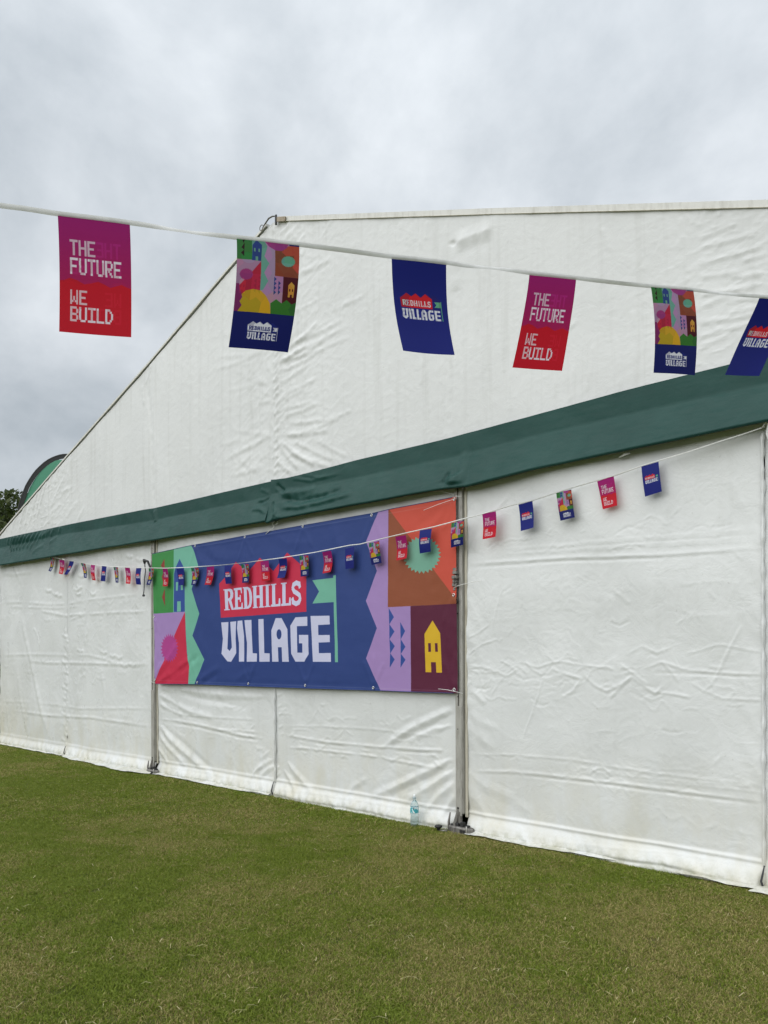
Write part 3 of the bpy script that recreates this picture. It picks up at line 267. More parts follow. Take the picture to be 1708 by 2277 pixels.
def metal(name,c,rough,met,wear=(.25,.24,.22)):
    m=mat(name,c,rough,met); t=NT(m); P=t.pos(); n=t.noise(t.mapping(P,(14,14,3)),2.0,5,.65)
    t.set('Base Color',t.mix(t.rng(n,.45,.72),c,wear)); t.set('Roughness',t.rng(n,.3,.7,rough-.08,rough+.15)); t.set('Normal',t.bump(t.noise(P,45,3,.6),.25,.004)); return m
M['alu']=metal('weathered_aluminium',(.40,.39,.36),.55,.25,(.25,.24,.21))
M['galv']=metal('galvanised_steel',(.22,.21,.195),.5,.5,(.07,.062,.052))
M['dark']=mat('dark_rubber',(.018,.018,.018),.6)
M['strap']=mat('dark_webbing',(.045,.047,.05),.75)
M['kedar']=metal('cream_kedar_edge',(.55,.52,.43),.5,0,(.33,.30,.23))
M['rail']=metal('cream_rail',(.66,.655,.62),.45,.0,(.54,.53,.49))
m=mat('white_ribbon',(.80,.80,.79),.42); t=NT(m); t.set('Base Color',t.mix(t.rng(t.noise(t.pos(),30,3),.4,.7),(.82,.82,.81),(.68,.68,.66))); 
tr=t.new('ShaderNodeBsdfTranslucent',{'Color':(.8,.8,.78,1)}); ms=t.new('ShaderNodeMixShader',{0:.22}); t.l.new(t.b.outputs[0],ms.inputs[1]); t.l.new(tr.outputs[0],ms.inputs[2]); t.l.new(ms.outputs[0],t.n['Material Output'].inputs[0]); M['ribbon']=m
M['tie']=mat('white_nylon_tie',(.78,.78,.76),.35)

# ------------------------------------------------------------------ flat print, rasterised from polygons
PAL={'navy':(46,68,128),'navyf':(28,38,118),'green':(62,140,72),'mint':(116,182,158),'mintb':(120,172,150),'tower':(50,78,150),'zig':(140,62,52),'dkzig':(50,30,35),'lilac':(166,136,190),
 'crimson':(200,44,74),'magenta':(176,66,140),'white':(206,208,232),'brown':(146,80,52),'coral':(206,84,66),'maroon':(92,32,58),'yellow':(222,180,44),'yellow2':(220,175,70),
 'purple':(150,50,120),'green2':(58,128,56),'lilac2':(186,150,200),'maroon2':(84,24,34),'bgm':(190,152,190),'hills':(206,40,70)}
class Canvas:
    def __init__(s,w,h,bg): s.w=w; s.h=h; s.a=np.empty((h,w,3),float); s.a[:]=np.array(bg)/255.
    def poly(s,contours,c,ss=3,alpha=1.0):
        if not isinstance(contours[0][0],(tuple,list,np.ndarray)): contours=[contours]
        allp=np.array([p for q in contours for p in q],float)
        x0=max(int(math.floor(allp[:,0].min())),0); x1=min(int(math.ceil(allp[:,0].max())),s.w)
        y0=max(int(math.floor(allp[:,1].min())),0); y1=min(int(math.ceil(allp[:,1].max())),s.h)
        if x1<=x0 or y1<=y0: return
        W=(x1-x0)*ss; H=(y1-y0)*ss; d=np.zeros((H,W+1),np.int32)
        ys=y0+(np.arange(H)+.5)/ss
        for q in contours:
            q=np.array(q,float); n=len(q)
            for i in range(n):
                (ax,ay),(bx,by)=q[i],q[(i+1)%n]
                if ay==by: continue
                lo,hi=min(ay,by),max(ay,by); k=np.nonzero((ys>=lo)&(ys<hi))[0]
                if len(k)==0: continue
                xs=ax+(ys[k]-ay)*(bx-ax)/(by-ay); xi=np.clip(np.ceil((xs-x0)*ss-.5),0,W).astype(int)
                np.add.at(d,(k,xi),1)
        cov=(np.cumsum(d,1)[:,:W]&1).astype(float).reshape(y1-y0,ss,x1-x0,ss).mean((1,3))[...,None]*alpha
        cc=np.array(c)/255.; s.a[y0:y1,x0:x1]=s.a[y0:y1,x0:x1]*(1-cov)+cc*cov
    def image(s,name):
        im=bpy.data.images.new(name,s.w,s.h,alpha=False); o=np.ones((s.h,s.w,4),np.float32); o[...,:3]=s.a[::-1]
        im.pixels.foreach_set(o.ravel()); im.update(); im.pack(); return im
def stroke(pts,w):
    out=[]
    for (a,b) in zip(pts[:-1],pts[1:]):
        a=np.array(a,float); b=np.array(b,float); d=b-a; L=np.hypot(*d); n=np.array([-d[1],d[0]])/L*w/2; e=d/L*w*.18
        out.append([a+n-e,b+n+e,b-n+e,a-n-e])
    return out
def rc(x0,y0,x1,y1): return [[(x0,y0),(x1,y0),(x1,y1),(x0,y1)]]
SERIF={
'R':[rc(.12,0,.40,1),rc(0,0,.2,.05),rc(0,.95,.54,1),[[(.3,0),(.66,0),(.86,.05),(.95,.24),(.90,.42),(.72,.54),(.3,.56)],[(.40,.11),(.58,.11),(.67,.18),(.69,.27),(.66,.38),(.56,.44),(.40,.45)]],[[(.44,.50),(.70,.50),(.93,.95),(1.02,.95),(1.02,1),(.76,1)]]],
'E':[rc(.12,0,.40,1),rc(0,0,.9,.10),rc(0,.9,.96,1),[[(.74,.0),(.9,.0),(.92,.27),(.86,.27)]],rc(.3,.44,.74,.55),[[(.68,.34),(.76,.34),(.76,.66),(.68,.66)]],[[(.82,.9),(.88,.70),(.96,.70),(.98,1)]]],
'D':[rc(0,0,.2,.05),rc(0,.95,.2,1),[[(.12,0),(.52,0),(.80,.08),(.95,.28),(1.0,.5),(.95,.72),(.80,.92),(.52,1),(.12,1)],[(.40,.11),(.50,.11),(.64,.2),(.71,.36),(.72,.5),(.71,.64),(.64,.8),(.50,.89),(.40,.89)]]],
'H':[rc(.1,0,.34,1),rc(.66,0,.90,1),rc(0,0,.44,.05),rc(.56,0,1,.05),rc(0,.95,.44,1),rc(.56,.95,1,1),rc(.3,.44,.7,.56)],
'I':[rc(.28,0,.72,1),rc(0,0,1,.05),rc(0,.95,1,1)],
'L':[rc(.14,0,.44,1),rc(0,0,.58,.05),rc(0,.9,.97,1),[[(.82,.9),(.88,.66),(.98,.66),(1.0,1)]]],
'S':[[q] for q in stroke([(.86,.26),(.80,.12),(.52,.06),(.22,.13),(.14,.28),(.28,.42),(.55,.50),(.82,.60),(.88,.76),(.74,.90),(.46,.95),(.18,.88),(.10,.72)],.2)]+[rc(.80,.02,.9,.28),rc(.05,.70,.15,.96)]}
RH=[('R',0,.14),('E',.145,.262),('D',.27,.392),('H',.398,.545),('I',.556,.625),('L',.638,.752),('L',.765,.877),('S',.885,1.0)]
def redhills(cv,quad,c,ss=3,serif=True):
    (TL,TR,BR,BL)=[np.array(q,float) for q in quad]
    def mp(u,v): return tuple(TL*(1-u)*(1-v)+TR*u*(1-v)+BL*(1-u)*v+BR*u*v)
    for ch,a,b in RH:
        for grp in SERIF[ch]:
            ys_=[y for q in grp for x,y in q]
            if not serif and max(ys_)-min(ys_)<.085 and ch!='I': continue
            if not serif and ch=='I' and max(ys_)-min(ys_)<.085: continue
            for du in (-.002,.003): cv.poly([[mp(a+(b-a)*x+du,y) for x,y in q] for q in grp],c,ss)
PIX={'T':"11111 00100 00100 00100 00100 00100 00100",'H':"10001 10001 10001 11111 10001 10001 10001",'E':"11111 10000 10000 11110 10000 10000 11111",'F':"11111 10000 10000 11110 10000 10000 10000",
'U':"10001 10001 10001 10001 10001 10001 01110",'R':"11110 10001 10001 11110 10100 10010 10001",'W':"10001 10001 10001 10101 10101 11011 10001",'B':"11110 10001 10001 11110 10001 10001 11110",'I':"11111 00100 00100 00100 00100 00100 11111",'L':"10000 10000 10000 10000 10000 10000 11111",'D':"11100 10010 10001 10001 10001 10010 11100"}
def pixtext(cv,s,x,y,cw,chh,c):
    for k,ch in enumerate(s):
        for j,row in enumerate(PIX[ch].split()):
            for i,b in enumerate(row):
                if b=='1':
                    X=x+(k*6+i)*cw; Y=y+j*chh; cv.poly([(X,Y),(X+cw*(1.2 if ch=='W' else 1.45),Y),(X+cw*(1.2 if ch=='W' else 1.45),Y+chh*1.04),(X,Y+chh*1.04)],c,2)
pairs=lambda a:[(a[i],a[i+1]) for i in range(0,len(a),2)]
# the banner print: 0.5 px per mm, origin at (-2480, 2940) mm
BX0,BX1,BZ0,BZ1=-2.48,2.60,1.15,2.94
S_=.5
bc=Canvas(int((BX1-BX0)*1000*S_),int((BZ1-BZ0)*1000*S_),PAL['navy'])
bm=lambda p:((p[0]-BX0*1000)*S_,(BZ1*1000-p[1])*S_)
for c_,pts in BANNER_ART: bc.poly([bm(p) for p in pairs(pts)],PAL[c_],2)
redhills(bc,[bm(p) for p in pairs(RED_QUAD)],PAL['white'])
for fx in np.arange(BX0+.02,BX1,.014):      # zig-zag hem stitching
    for zz in (1.232,2.868):
        q=bm((fx*1000,zz*1000)); bc.poly([(q[0],q[1]),(q[0]+2.4,q[1]+4.5),(q[0]+4,q[1]+4),(q[0]+1.6,q[1]-.5)],(205,200,215),2,.38)
IM_B=bc.image('banner_print')
# logo pieces from the banner, normalised to 0..1
LOGO=[(c_,pairs(p)) for c_,p in BANNER_ART[12:23]]
_xs=[q[0] for c,p in LOGO for q in p]; _zs=[q[1] for c,p in LOGO for q in p]
lx0,lx1,lz0,lz1=min(_xs),max(_xs),min(_zs),max(_zs)
def logo(cv,box,hills,letters,white,pennant,navy):
    x0,y0,x1,y1=box; f=lambda p:(x0+(p[0]-lx0)/(lx1-lx0)*(x1-x0),y0+(lz1-p[1])/(lz1-lz0)*(y1-y0))
    for i,(c_,p) in enumerate(LOGO):
        cc=hills if i==0 else (pennant if c_=='mint' else (navy if c_=='navy' else white))
        cv.poly([f(q) for q in p],cc,3)
    redhills(cv,[f(p) for p in pairs(RED_QUAD)],letters,4,False)
FW,FH=360,560
cb=Canvas(FW,FH,(38,48,140)); logo(cb,(FW*.12,FH*.335,FW*.90,FH*.615),(222,46,60),(236,236,240),(236,236,242),(110,190,150),(38,48,140)); IM_BLUE=cb.image('navy_flag_print')
cm=Canvas(FW,FH,PAL['bgm'])
for c_,pts in MULTI_ART: cm.poly([(p[0]*FW/1000,p[1]*FH/1000) for p in pairs(pts)],PAL[c_],2)
logo(cm,(FW*.255,FH*.752,FW*.768,FH*.915),(232,232,238),(28,38,118),(232,232,238),(232,232,238),(28,38,118)); IM_MULTI=cm.image('picture_flag_print')
cp=Canvas(FW,FH,(180,62,160))
yy=np.arange(FH)/FH; g=sm(.0,.62,yy)[:,None,None]; cp.a[:]=np.array((180,42,134))/255*(1-g)+np.array((188,38,108))/255*g
top=[(0,.55),(.06,.545),(.14,.52),(.24,.535),(.34,.565),(.44,.55),(.53,.53),(.62,.55),(.70,.575),(.79,.555),(.86,.54),(.94,.56),(1,.57)]
cp.poly([(x*FW,y*FH) for x,y in top]+[(FW,FH),(0,FH)],(214,30,52),2)
for s_,x_,y_,cw,chh in (('THE',.145,.195,.0202,.0185),('FUTURE',.145,.345,.0202,.0200),('WE',.145,.620,.0202,.0180),('BUILD',.145,.765,.0202,.0188)): pixtext(cp,s_,x_*FW,y_*FH,cw*FW,chh*FH,(240,232,240))
IM_PINK=cp.image('pink_flag_print')

def flag_mat(name,im,k=.95):
    """thin printed sheet: print reads the right way on both faces, light leaks through both prints"""
    m=mat(name,(.5,.5,.5),.45,spec=.2); t=NT(m)
    uv=t.new('ShaderNodeUVMap',uv_map='UVMap').outputs[0]; s=t.new('ShaderNodeSeparateXYZ',{0:uv})
    bf=t.new('ShaderNodeNewGeometry').outputs['Backfacing']
    ub=t.math('SUBTRACT',1.0,s.outputs[0])
    u1=t.math('ADD',t.math('MULTIPLY',s.outputs[0],t.math('SUBTRACT',1.0,bf)),t.math('MULTIPLY',ub,bf))
    u2=t.math('SUBTRACT',1.0,u1)
    def tex(u):
        c=t.new('ShaderNodeCombineXYZ',{0:u,1:s.outputs[1]}); n=t.new('ShaderNodeTexImage',{'Vector':c.outputs[0]},interpolation='Cubic',extension='EXTEND'); n.image=im; return n.outputs[0]
    a=tex(u1); b_=tex(u2)
    ca=t.mix(1.0,a,(k,k,k),'MULTIPLY'); t.set('Base Color',ca)
    tc=t.mix(1.0,a,b_,'MULTIPLY'); tr=t.new('ShaderNodeBsdfTranslucent',{'Color':tc}); ms=t.new('ShaderNodeMixShader',{0:.42})
    t.l.new(t.b.outputs[0],ms.inputs[1]); t.l.new(tr.outputs[0],ms.inputs[2]); t.l.new(ms.outputs[0],t.n['Material Output'].inputs[0]); return m
FM={'b':flag_mat('navy_flag',IM_BLUE),'p':flag_mat('pink_flag',IM_PINK),'m':flag_mat('picture_flag',IM_MULTI)}
m=mat('banner_mesh',(.5,.5,.5),.55,spec=.18); t=NT(m); uv=t.new('ShaderNodeUVMap',uv_map='UVMap').outputs[0]
n=t.new('ShaderNodeTexImage',{'Vector':uv},interpolation='Cubic'); n.image=IM_B
P=t.pos()
wx=t.new('ShaderNodeTexWave',{'Vector':P,'Scale':26.},wave_type='BANDS',bands_direction='X').outputs[1]; wz=t.new('ShaderNodeTexWave',{'Vector':P,'Scale':26.},wave_type='BANDS',bands_direction='Z').outputs[1]
c=t.mix(1.0,n.outputs[0],(.86,.86,.88),'MULTIPLY'); t.set('Base Color',t.mix(.006,c,(.8,.8,.8)))
t.set('Normal',t.bump(t.math('ADD',t.math('MULTIPLY',t.math('MULTIPLY',wx,wz),.12),t.noise(P,6,4,.6,.4)),.30,.008)); M['banner']=m

# ------------------------------------------------------------------ ground
def ground_col(t,P):
    n=t.noise(P,.55,5,.6,.5); n2=t.noise(P,3.2,5,.65,.3)
    f=t.math('ADD',t.math('MULTIPLY',n,.62),t.math('MULTIPLY',n2,.38)); return t.rng(f,.44,.61)
m=mat('lawn_turf',(.05,.08,.02),.9,spec=.15); t=NT(m); P=t.pos(); f=ground_col(t,P)
c=t.mix(f,(.072,.094,.020),(.130,.122,.044)); g=t.noise(P,55,4,.7); c=t.mix(t.rng(g,.3,.7),t.mix(1.0,c,(.55,.55,.5),'MULTIPLY'),t.mix(1.0,c,(1.35,1.35,1.25),'MULTIPLY'))
t.set('Base Color',c); t.set('Normal',t.bump(t.noise(P,70,4,.7),.8,.02)); M['lawn']=m
mb=MB(); mb.add([(-900,-900,0),(900,-900,0),(900,900,0),(-900,900,0)],[(0,1,2,3)])
tag(mb.build('lawn',M['lawn']),kind='structure')

# ------------------------------------------------------------------ marquee cloth
def strokes(X,Z,data,minw=0.011,ymax=None):
    """height field (metres, outward) of a list of creases: [amp mm, width mm, x,z,x,z...]"""
    H=np.zeros_like(X)
    x0,x1,z0,z1=X.min(),X.max(),Z.min(),Z.max()
    for s in data:
        A=s[0]/1000.; w=max(s[1]/1000.,minw); p=np.array(s[2:],float).reshape(-1,2)/1000.
        # refine and wobble the line so that it does not read as drawn with a ruler
        seg=np.hypot(*np.diff(p,axis=0).T); L=seg.sum(); n=max(int(L/.035),3); tt=np.concatenate([[0],np.cumsum(seg)])
        u=np.linspace(0,L,n); q=np.stack([np.interp(u,tt,p[:,0]),np.interp(u,tt,p[:,1])],1)
        if n>3:
            q[:,1]+=noise(u*5+s[2]*.01,u*0+.3,5)*.003; q[:,0]+=noise(u*5+s[3]*.01,u*0+.7,9)*.003
        m=3.2*w
        if q[:,0].max()+m<x0 or q[:,0].min()-m>x1 or q[:,1].max()+m<z0 or q[:,1].min()-m>z1: continue
        cols=np.nonzero((X[0]>=q[:,0].min()-m)&(X[0]<=q[:,0].max()+m))[0]
        if len(cols)==0: continue
        c0,c1=cols[0],cols[-1]+1
        zz=Z[:,c0:c1]; rows=np.nonzero(((zz>=q[:,1].min()-m)&(zz<=q[:,1].max()+m)).any(1))[0]
        if len(rows)==0: continue
        r0,r1=rows[0],rows[-1]+1
        xs=X[r0:r1,c0:c1]; zs=Z[r0:r1,c0:c1]
        best=np.full(xs.shape,1e9); tb=np.zeros(xs.shape); sd=np.zeros(xs.shape)
        for k in range(len(q)-1):
            ax,az=q[k]; dx,dz=q[k+1]-q[k]; l2=dx*dx+dz*dz+1e-12
            t=np.clip(((xs-ax)*dx+(zs-az)*dz)/l2,0,1); ex=xs-ax-t*dx; ez=zs-az-t*dz; d2=ex*ex+ez*ez
            b=d2<best; best=np.where(b,d2,best); tb=np.where(b,(k+t)/(len(q)-1),tb); sd=np.where(b,np.sign(ex*dz-ez*dx),sd)
        d=np.sqrt(best)/w*sd
        taper=np.clip(np.minimum(tb,1-tb)*7,0,1)**.7
        amp=A*(.75+.5*noise(tb*L*9+A*77,tb*0,3))
        prof=np.clip(1-np.abs(d)/1.7,0,1)**1.25-.20*np.exp(-((d-1.7)**2)*1.0)
        H[r0:r1,c0:c1]+=amp*taper*prof
    return H
# short random creases along the old fold lines of the cloth
_r=random.Random(12); EXTRA=[]
for x0_,x1_,n_,zs_ in ((2.62,5.0,120,((1.34,.10,5),(2.44,.06,2),(.64,.06,2),(1.9,.5,2))),(0.05,2.5,60,((.66,.10,3),(1.0,.2,2))),(-2.4,-.05,36,((.66,.10,3),(1.0,.2,2))),(-7.5,-2.6,120,((1.32,.12,3),(2.30,.16,4),(.62,.08,2),(1.8,.5,2)))):
    for _ in range(n_):
        zc_,zs2,w_=_r.choices(zs_,weights=[q[2] for q in zs_])[0]; x=_r.uniform(x0_,x1_); z=_r.gauss(zc_,zs2); a=_r.choice((-1,1))*_r.uniform(.1,1.0); L=_r.uniform(.04,.16)
        p=[x,z]; st_=[_r.uniform(2,4.8)*_r.choice((1,1,-1)),_r.uniform(6,11)]
        for k in range(_r.choice((1,2,2,3))+1):
            st_+= [int(x*1000),int(z*1000)]; x+=L*math.cos(a); z+=L*math.sin(a)*.8; a=-a*_r.uniform(.5,1.2)
        if x<x1_: EXTRA.append(st_)
CREASES+=EXTRA
marquee=empty('marquee',(0,0,0))
tag(marquee,'big white frame marquee with pitched gable end and dark green valance band','marquee')
POSTS=(-7.5,-2.5,2.5,7.5)
def wall_panel(x0,x1,step,seed,z_hi=3.16,x_fine=None):
    xs=np.arange(x0,x1+step*.5,step); xs[-1]=x1
    zs=np.arange(-.02,z_hi+.001,step); X,Z=np.meshgrid(xs,zs)
    s_edge=seed; seed=23
    H=strokes(X,Z,CREASES,minw=step*1.05)*np.where(X>2.6,.62,.90)
    # slack of the cloth between its fixings
    u=(X-x0)/(x1-x0)
    H+=.016*np.sin(math.pi*u)*(.6+noise(X*.6,Z*.5,s_edge))
    H+=.020*noise(X*1.3+seed,Z*.9,seed)+.008*noise(X*3.1,Z*2.2,seed+3)
    rid=1-np.abs(fbm(X*4.2+noise(X*3,Z*3,seed+5)*.8,Z*4.2,seed+7,3))*2.2
    H+=.0014*np.clip(rid,0,1)**2*sm(.0,.35,noise(X*.9,Z*.9,seed+9)+.25)*np.where(X<2.4,1.6,.8)
    band=np.exp(-((Z-1.33-.03*X*0)/.13)**2)+.6*np.exp(-((Z-2.42)/.10)**2)+.6*np.exp(-((Z-.66)/.10)**2)+.5*np.exp(-(X-x0)/.25)
    r2=1-np.abs(fbm(X*8+Z*3,Z*13+noise(X*5,Z*5,seed+15),seed+16,2))*2.0
    H+=.0030*np.clip(r2,0,1)**3*band*(.4+noise(X*2,Z*2,seed+18))
    v=noise(X*5.5,Z*.35,seed+11); H+=.0045*v*sm(1.9,3.1,Z)     # gathers under the band
    # gathers where the panel is laced to post or seam
    for xe,sg in ((x0,1),(x1,-1)):
        d=np.abs(X-xe); H+=.006*np.exp(-d/.05)*noise(Z*9,d*3,seed+int(abs(xe)*10))
        H+=.006*np.exp(-d/.16)*noise(Z*5+d*9*sg,d*2,seed+31+int(abs(xe)*10))
    H=np.maximum(H,-.006)
    # hem pocket swelling out at the ground
    hem=sm(.20+.012*noise(X*2,X*0,seed),.03,Z)
    H+=hem*(.060+.012*noise(X*2.5,Z*2,seed+2)+.010*noise(X*12+Z*6,Z*9,seed+4)); H+= .010*np.exp(-((Z-.185)/.012)**2)
    H-=.010*np.exp(-((Z-.025)/.012)**2)
    Y=-H
    for xp in (-2.5,2.5):     # cloth pulled in at the feet of the uprights
        d=np.abs(X-(xp+.04)); k=np.exp(-(d/.13)**2)*sm(.34,.10,Z); Y+=k*.040
    for xsn in (-5,0,5):
        d=np.abs(X-xsn); Y+=np.exp(-(d/.02)**2)*sm(.16,.04,Z)*.045
    Zf=Z.copy()
    low=sm(.25,.0,Z); Zf+=low*(.012*noise(X*1.1,X*0+2,seed+8)+.022*np.exp(-((X-4.38)/.28)**2))
    P=np.stack([X,Y,Zf],-1)
    return grid_mesh('wall_panel',P,mat=M['wall'],parent=marquee)
wall_panel(-7.60,-4.995,.019,11)
wall_panel(-5.0,-2.47,.016,23)
wall_panel(-2.415,.004,.013,37)
wall_panel(.0,2.53,.0115,41)
wall_panel(2.606,5.01,.0088,53)
wall_panel(5.0,7.47,.03,67)
# flaps of the mud skirt lying on the grass
def flap(pts_in,pts_out,seed):
    n=60; u=np.linspace(0,1,n)
    def ip(p): p=np.array(p,float); t=np.linspace(0,1,len(p)); return np.stack([np.interp(u,t,p[:,k]) for k in range(2)],1)
    a,b=ip(pts_in),ip(pts_out); vv=np.linspace(0,1,9)
    P=np.zeros((9,n,3))
    for j,v in enumerate(vv):
        xy=a*(1-v)+b*v; P[j,:,0]=xy[:,0]; P[j,:,1]=xy[:,1]-.006*noise(xy[:,0]*9,xy[:,1]*0,seed)*v
        P[j,:,2]=.046-.016*v+.010*noise(xy[:,0]*4,xy[:,1]*14,seed)+.004*noise(xy[:,0]*19,xy[:,1]*30,seed+1)
    return grid_mesh('skirt_flap',P,mat=M['wall'],parent=marquee)
flap([(-5.0,-.03),(-4.2,-.04),(-3.3,-.04),(-2.42,-.02)],[(-5.0,-.10),(-4.55,-.19),(-4.1,-.17),(-3.8,-.20),(-3.3,-.24),(-2.85,-.27),(-2.5,-.20),(-2.38,-.13)],3)
flap([(-7.45,-.03),(-6.2,-.04),(-5.05,-.03)],[(-7.45,-.09),(-6.3,-.11),(-5.05,-.09)],5)
flap([(-2.35,-.03),(-1.2,-.04),(-.02,-.03)],[(-2.36,-.12),(-1.9,-.10),(-1.3,-.12),(-.7,-.11),(-.02,-.085)],7)
flap([(2.70,-.02),(3.2,-.04),(4.0,-.04)],[(2.66,-.13),(2.9,-.12),(3.3,-.11),(4.0,-.075)],9)
flap([(4.5,-.04),(4.8,-.04),(5.05,-.04)],[(4.42,-.10),(4.8,-.12),(5.0,-.11)],11)
flap([(5.02,-.03),(5.6,-.05),(7.4,-.04)],[(4.95,-.17),(5.5,-.19),(7.4,-.12)],13)

# gable, two sheets that meet at the ridge post
GE=[(-7.62,3.70),(-7.5,3.745),(-4.998,4.611),(-4.239,4.868),(-2.535,5.44),(-.831,6.055),(-.298,6.235),(-.1,6.30),(0,6.325),(.095,6.30),(1.326,5.850),(2.907,5.272),(5.035,4.480),(7.5,3.60),(7.62,3.555)]
def gtop(x): return np.interp(x,[g[0] for g in GE],[g[1] for g in GE])
def gable_panel(x0,x1,step,seed):
    xs=np.arange(x0,x1+step*.5,step); xs[-1]=x1; n=int(2.95/step); v=np.linspace(0,1,n)
    X=np.tile(xs,(n,1)); zt=gtop(xs)-.05; z0=3.38
    Z=z0+v[:,None]*(zt-z0)[None]
    # creases need a regular field: sample it on a square grid and look it up
    seed=71; zs=np.arange(z0-.02,6.36,step); XX,ZZ=np.meshgrid(xs,zs); G=strokes(XX,ZZ,CREASES,minw=step*1.1)*.90
    G+=.010*noise(XX*.7+seed,ZZ*.6,seed)+.006*noise(XX*1.9,ZZ*1.1,seed+1)
    G+=.0022*noise(XX*9,ZZ*.8,seed+2)+.0014*noise(XX*21,ZZ*1.3,seed+3)
    rid=1-np.abs(fbm((XX+ZZ*.5)*5+noise(XX*3,ZZ*3,seed+5)*.6,(ZZ-XX*.35)*7,seed+6,3))*2.2
    near=np.exp(-np.abs(XX)/.9)+.7*np.exp(-((XX+5.8)/1.2)**2)+.5*np.exp(-((XX-4.9)/.6)**2)+.12
    G+=.0050*np.clip(rid,0,1)**2*near
    f=(Z-zs[0])/step; i=np.clip(f.astype(int),0,len(zs)-2); a=np.clip(f-i,0,1); j=np.arange(len(xs))[None].repeat(n,0)
    H=G[i,j]*(1-a)+G[i+1,j]*a
    P=np.stack([X,-H-.004,Z],-1)
    return grid_mesh('gable_panel',P,mat=M['gable'],parent=marquee)
gable_panel(-7.6,-.002,.019,71)
gable_panel(-.002,5.2,.0145,83)
gable_panel(5.2,7.6,.04,97)
# green valance
def valance(x0,x1,seed,dz=0.):
    st=.0135; xs=np.arange(x0,x1+st*.5,st); xs[-1]=x1
    P0=np.interp(xs,[-7.6,-7.516,-4.5,-2.68,-2.4,-.02,.25,1.27,2.35,2.9,4.04,4.8,7.6],[3.61,3.604,3.534,3.482,3.466,3.44,3.428,3.441,3.434,3.44,3.465,3.467,3.47])
    P1=np.interp(xs,[-7.6,-5.03,-2.6,-.3,.04,.3,1.3,2.5,3.27,5.06,7.6],[3.446,3.415,3.316,3.282,3.289,3.300,3.273,3.263,3.288,3.285,3.30])
    P2=np.interp(xs,[-7.6,-7.3,-3.37,-2.54,-.26,.05,1.35,2.46,2.7,2.97,3.3,4.08,5.06,7.6],[3.13,3.124,3.058,3.041,3.004,3.001,2.996,2.984,2.968,2.985,3.005,3.015,3.027,3.06])
    rows=[]; 
    for t in np.linspace(0,1,13): rows.append((P0*(1-t)+P1*t,-.046+.004*t))
    for t in np.linspace(0,1,26)[1:]: rows.append((P1*(1-t)+P2*t,-.042-.088*t))
    nz=len(rows)
    Z=np.array([r[0] for r in rows]); Y=np.array([np.full(len(xs),r[1]) for r in rows]); X=np.tile(xs,(nz,1))
    zs=np.arange(2.92,3.66,.012); XX,ZZ=np.meshgrid(xs,zs); G=strokes(XX,ZZ,VALANCE_CREASES,minw=.016)*1.7
    G+=.007*noise(XX*.9,ZZ*1.5,seed)+.0035*noise(XX*3.2+ZZ*3,ZZ*5,seed+1)+.0012*noise(XX*11,ZZ*7,seed+2)
    G+=.004*np.exp(-np.abs(XX)/.4)*noise(XX*7,ZZ*7,seed+4)
    f=(Z-zs[0])/.012; i=np.clip(f.astype(int),0,len(zs)-2); a=np.clip(f-i,0,1); j=np.arange(len(xs))[None].repeat(nz,0)
    H=G[i,j]*(1-a)+G[i+1,j]*a
    Y=Y-H; Y[13:]+=0.0
    Z=Z+dz*(1-np.linspace(0,1,nz)[:,None])*np.exp(-np.abs(X)/.25)+.004*noise(X*1.7,X*0,seed+9)*np.linspace(0,1,nz)[:,None]
    if x0>-1: Z=Z-.02*np.exp(-((X-.03)/.06)**2)*sm(3.15,3.0,Z)
    # returns underneath
    und=[]
    for t in (0.12,.45,1.): und.append(np.stack([xs,Y[-1]*(1-t)+(-.015)*t,Z[-1]+(-.012 if t<.2 else -.004+.02*t)],-1))
    P=np.concatenate([np.stack([X,Y,Z],-1),np.array(und)],0)
    return grid_mesh('valance',P[::-1],mat=M['green'],parent=marquee)
valance(-7.6,.006,101); valance(.0,7.6,113,.018)
# edge rails and dark bead along both slopes
for sgn,pts in ((-1,[g for g in GE if g[0]<-.05]),(1,[g for g in GE if g[0]>.05])):
    mb=MB(); n=len(pts)
    vs=[];fs=[]
    hh_=.030 if sgn<0 else .050
    for (x,z) in pts: vs+=[(x,-.014,z-hh_),(x,-.016,z),(x,.05,z+.004),(x,.05,z-hh_)]
    for i in range(n-1):
        for k in range(4): a,b=i*4+k,i*4+(k+1)%4; fs.append((a,b,b+4,a+4))
    fs+=[(3,2,1,0),(n*4-4,n*4-3,n*4-2,n*4-1)]
    mb.add(vs,fs); mb.build('edge_rail',M['rail'],marquee)
    mb=MB(); mb.tube([(x,-.010,z-.001) for x,z in pts],.0035,8); mb.build('edge_bead',M['rail'],marquee)
    mb=MB(); mb.tube([(x,-.0165,z-hh_) for x,z in pts],.003,6); mb.build('rail_seam',M['kedar'],marquee)
# ridge fittings at the apex
mb=MB(); mb.tube([(-.15,-.030,6.262),(-.09,-.036,6.288),(-.03,-.038,6.318),(.03,-.036,6.318),(.09,-.030,6.300)],[.004,.008,.009,.008,.004],10); mb.build('ridge_cap',M['galv'],marquee,True)
mb=MB(); q=[(.10,6.285),(.245,6.235),(.235,6.19),(.10,6.235)]
mb.add([(x,-.034,z) for x,z in q]+[(x,-.022,z) for x,z in q],[(0,1,2,3),(7,6,5,4),(0,4,5,1),(1,5,6,2),(2,6,7,3),(3,7,4,0)]); mb.build('ridge_plate',metal('rusty_plate',(.30,.25,.18),.6,.2,(.17,.13,.09)),marquee)
mb=MB(); mb.box(.075,.098,-.040,-.024,6.205,6.315,.003); mb.build('ridge_strap',M['strap'],marquee)
mb=MB(); mb.torus((-.155,-.04,6.262),.030,.0042,'y'); mb.build('lifting_ring',M['galv'],marquee,True)
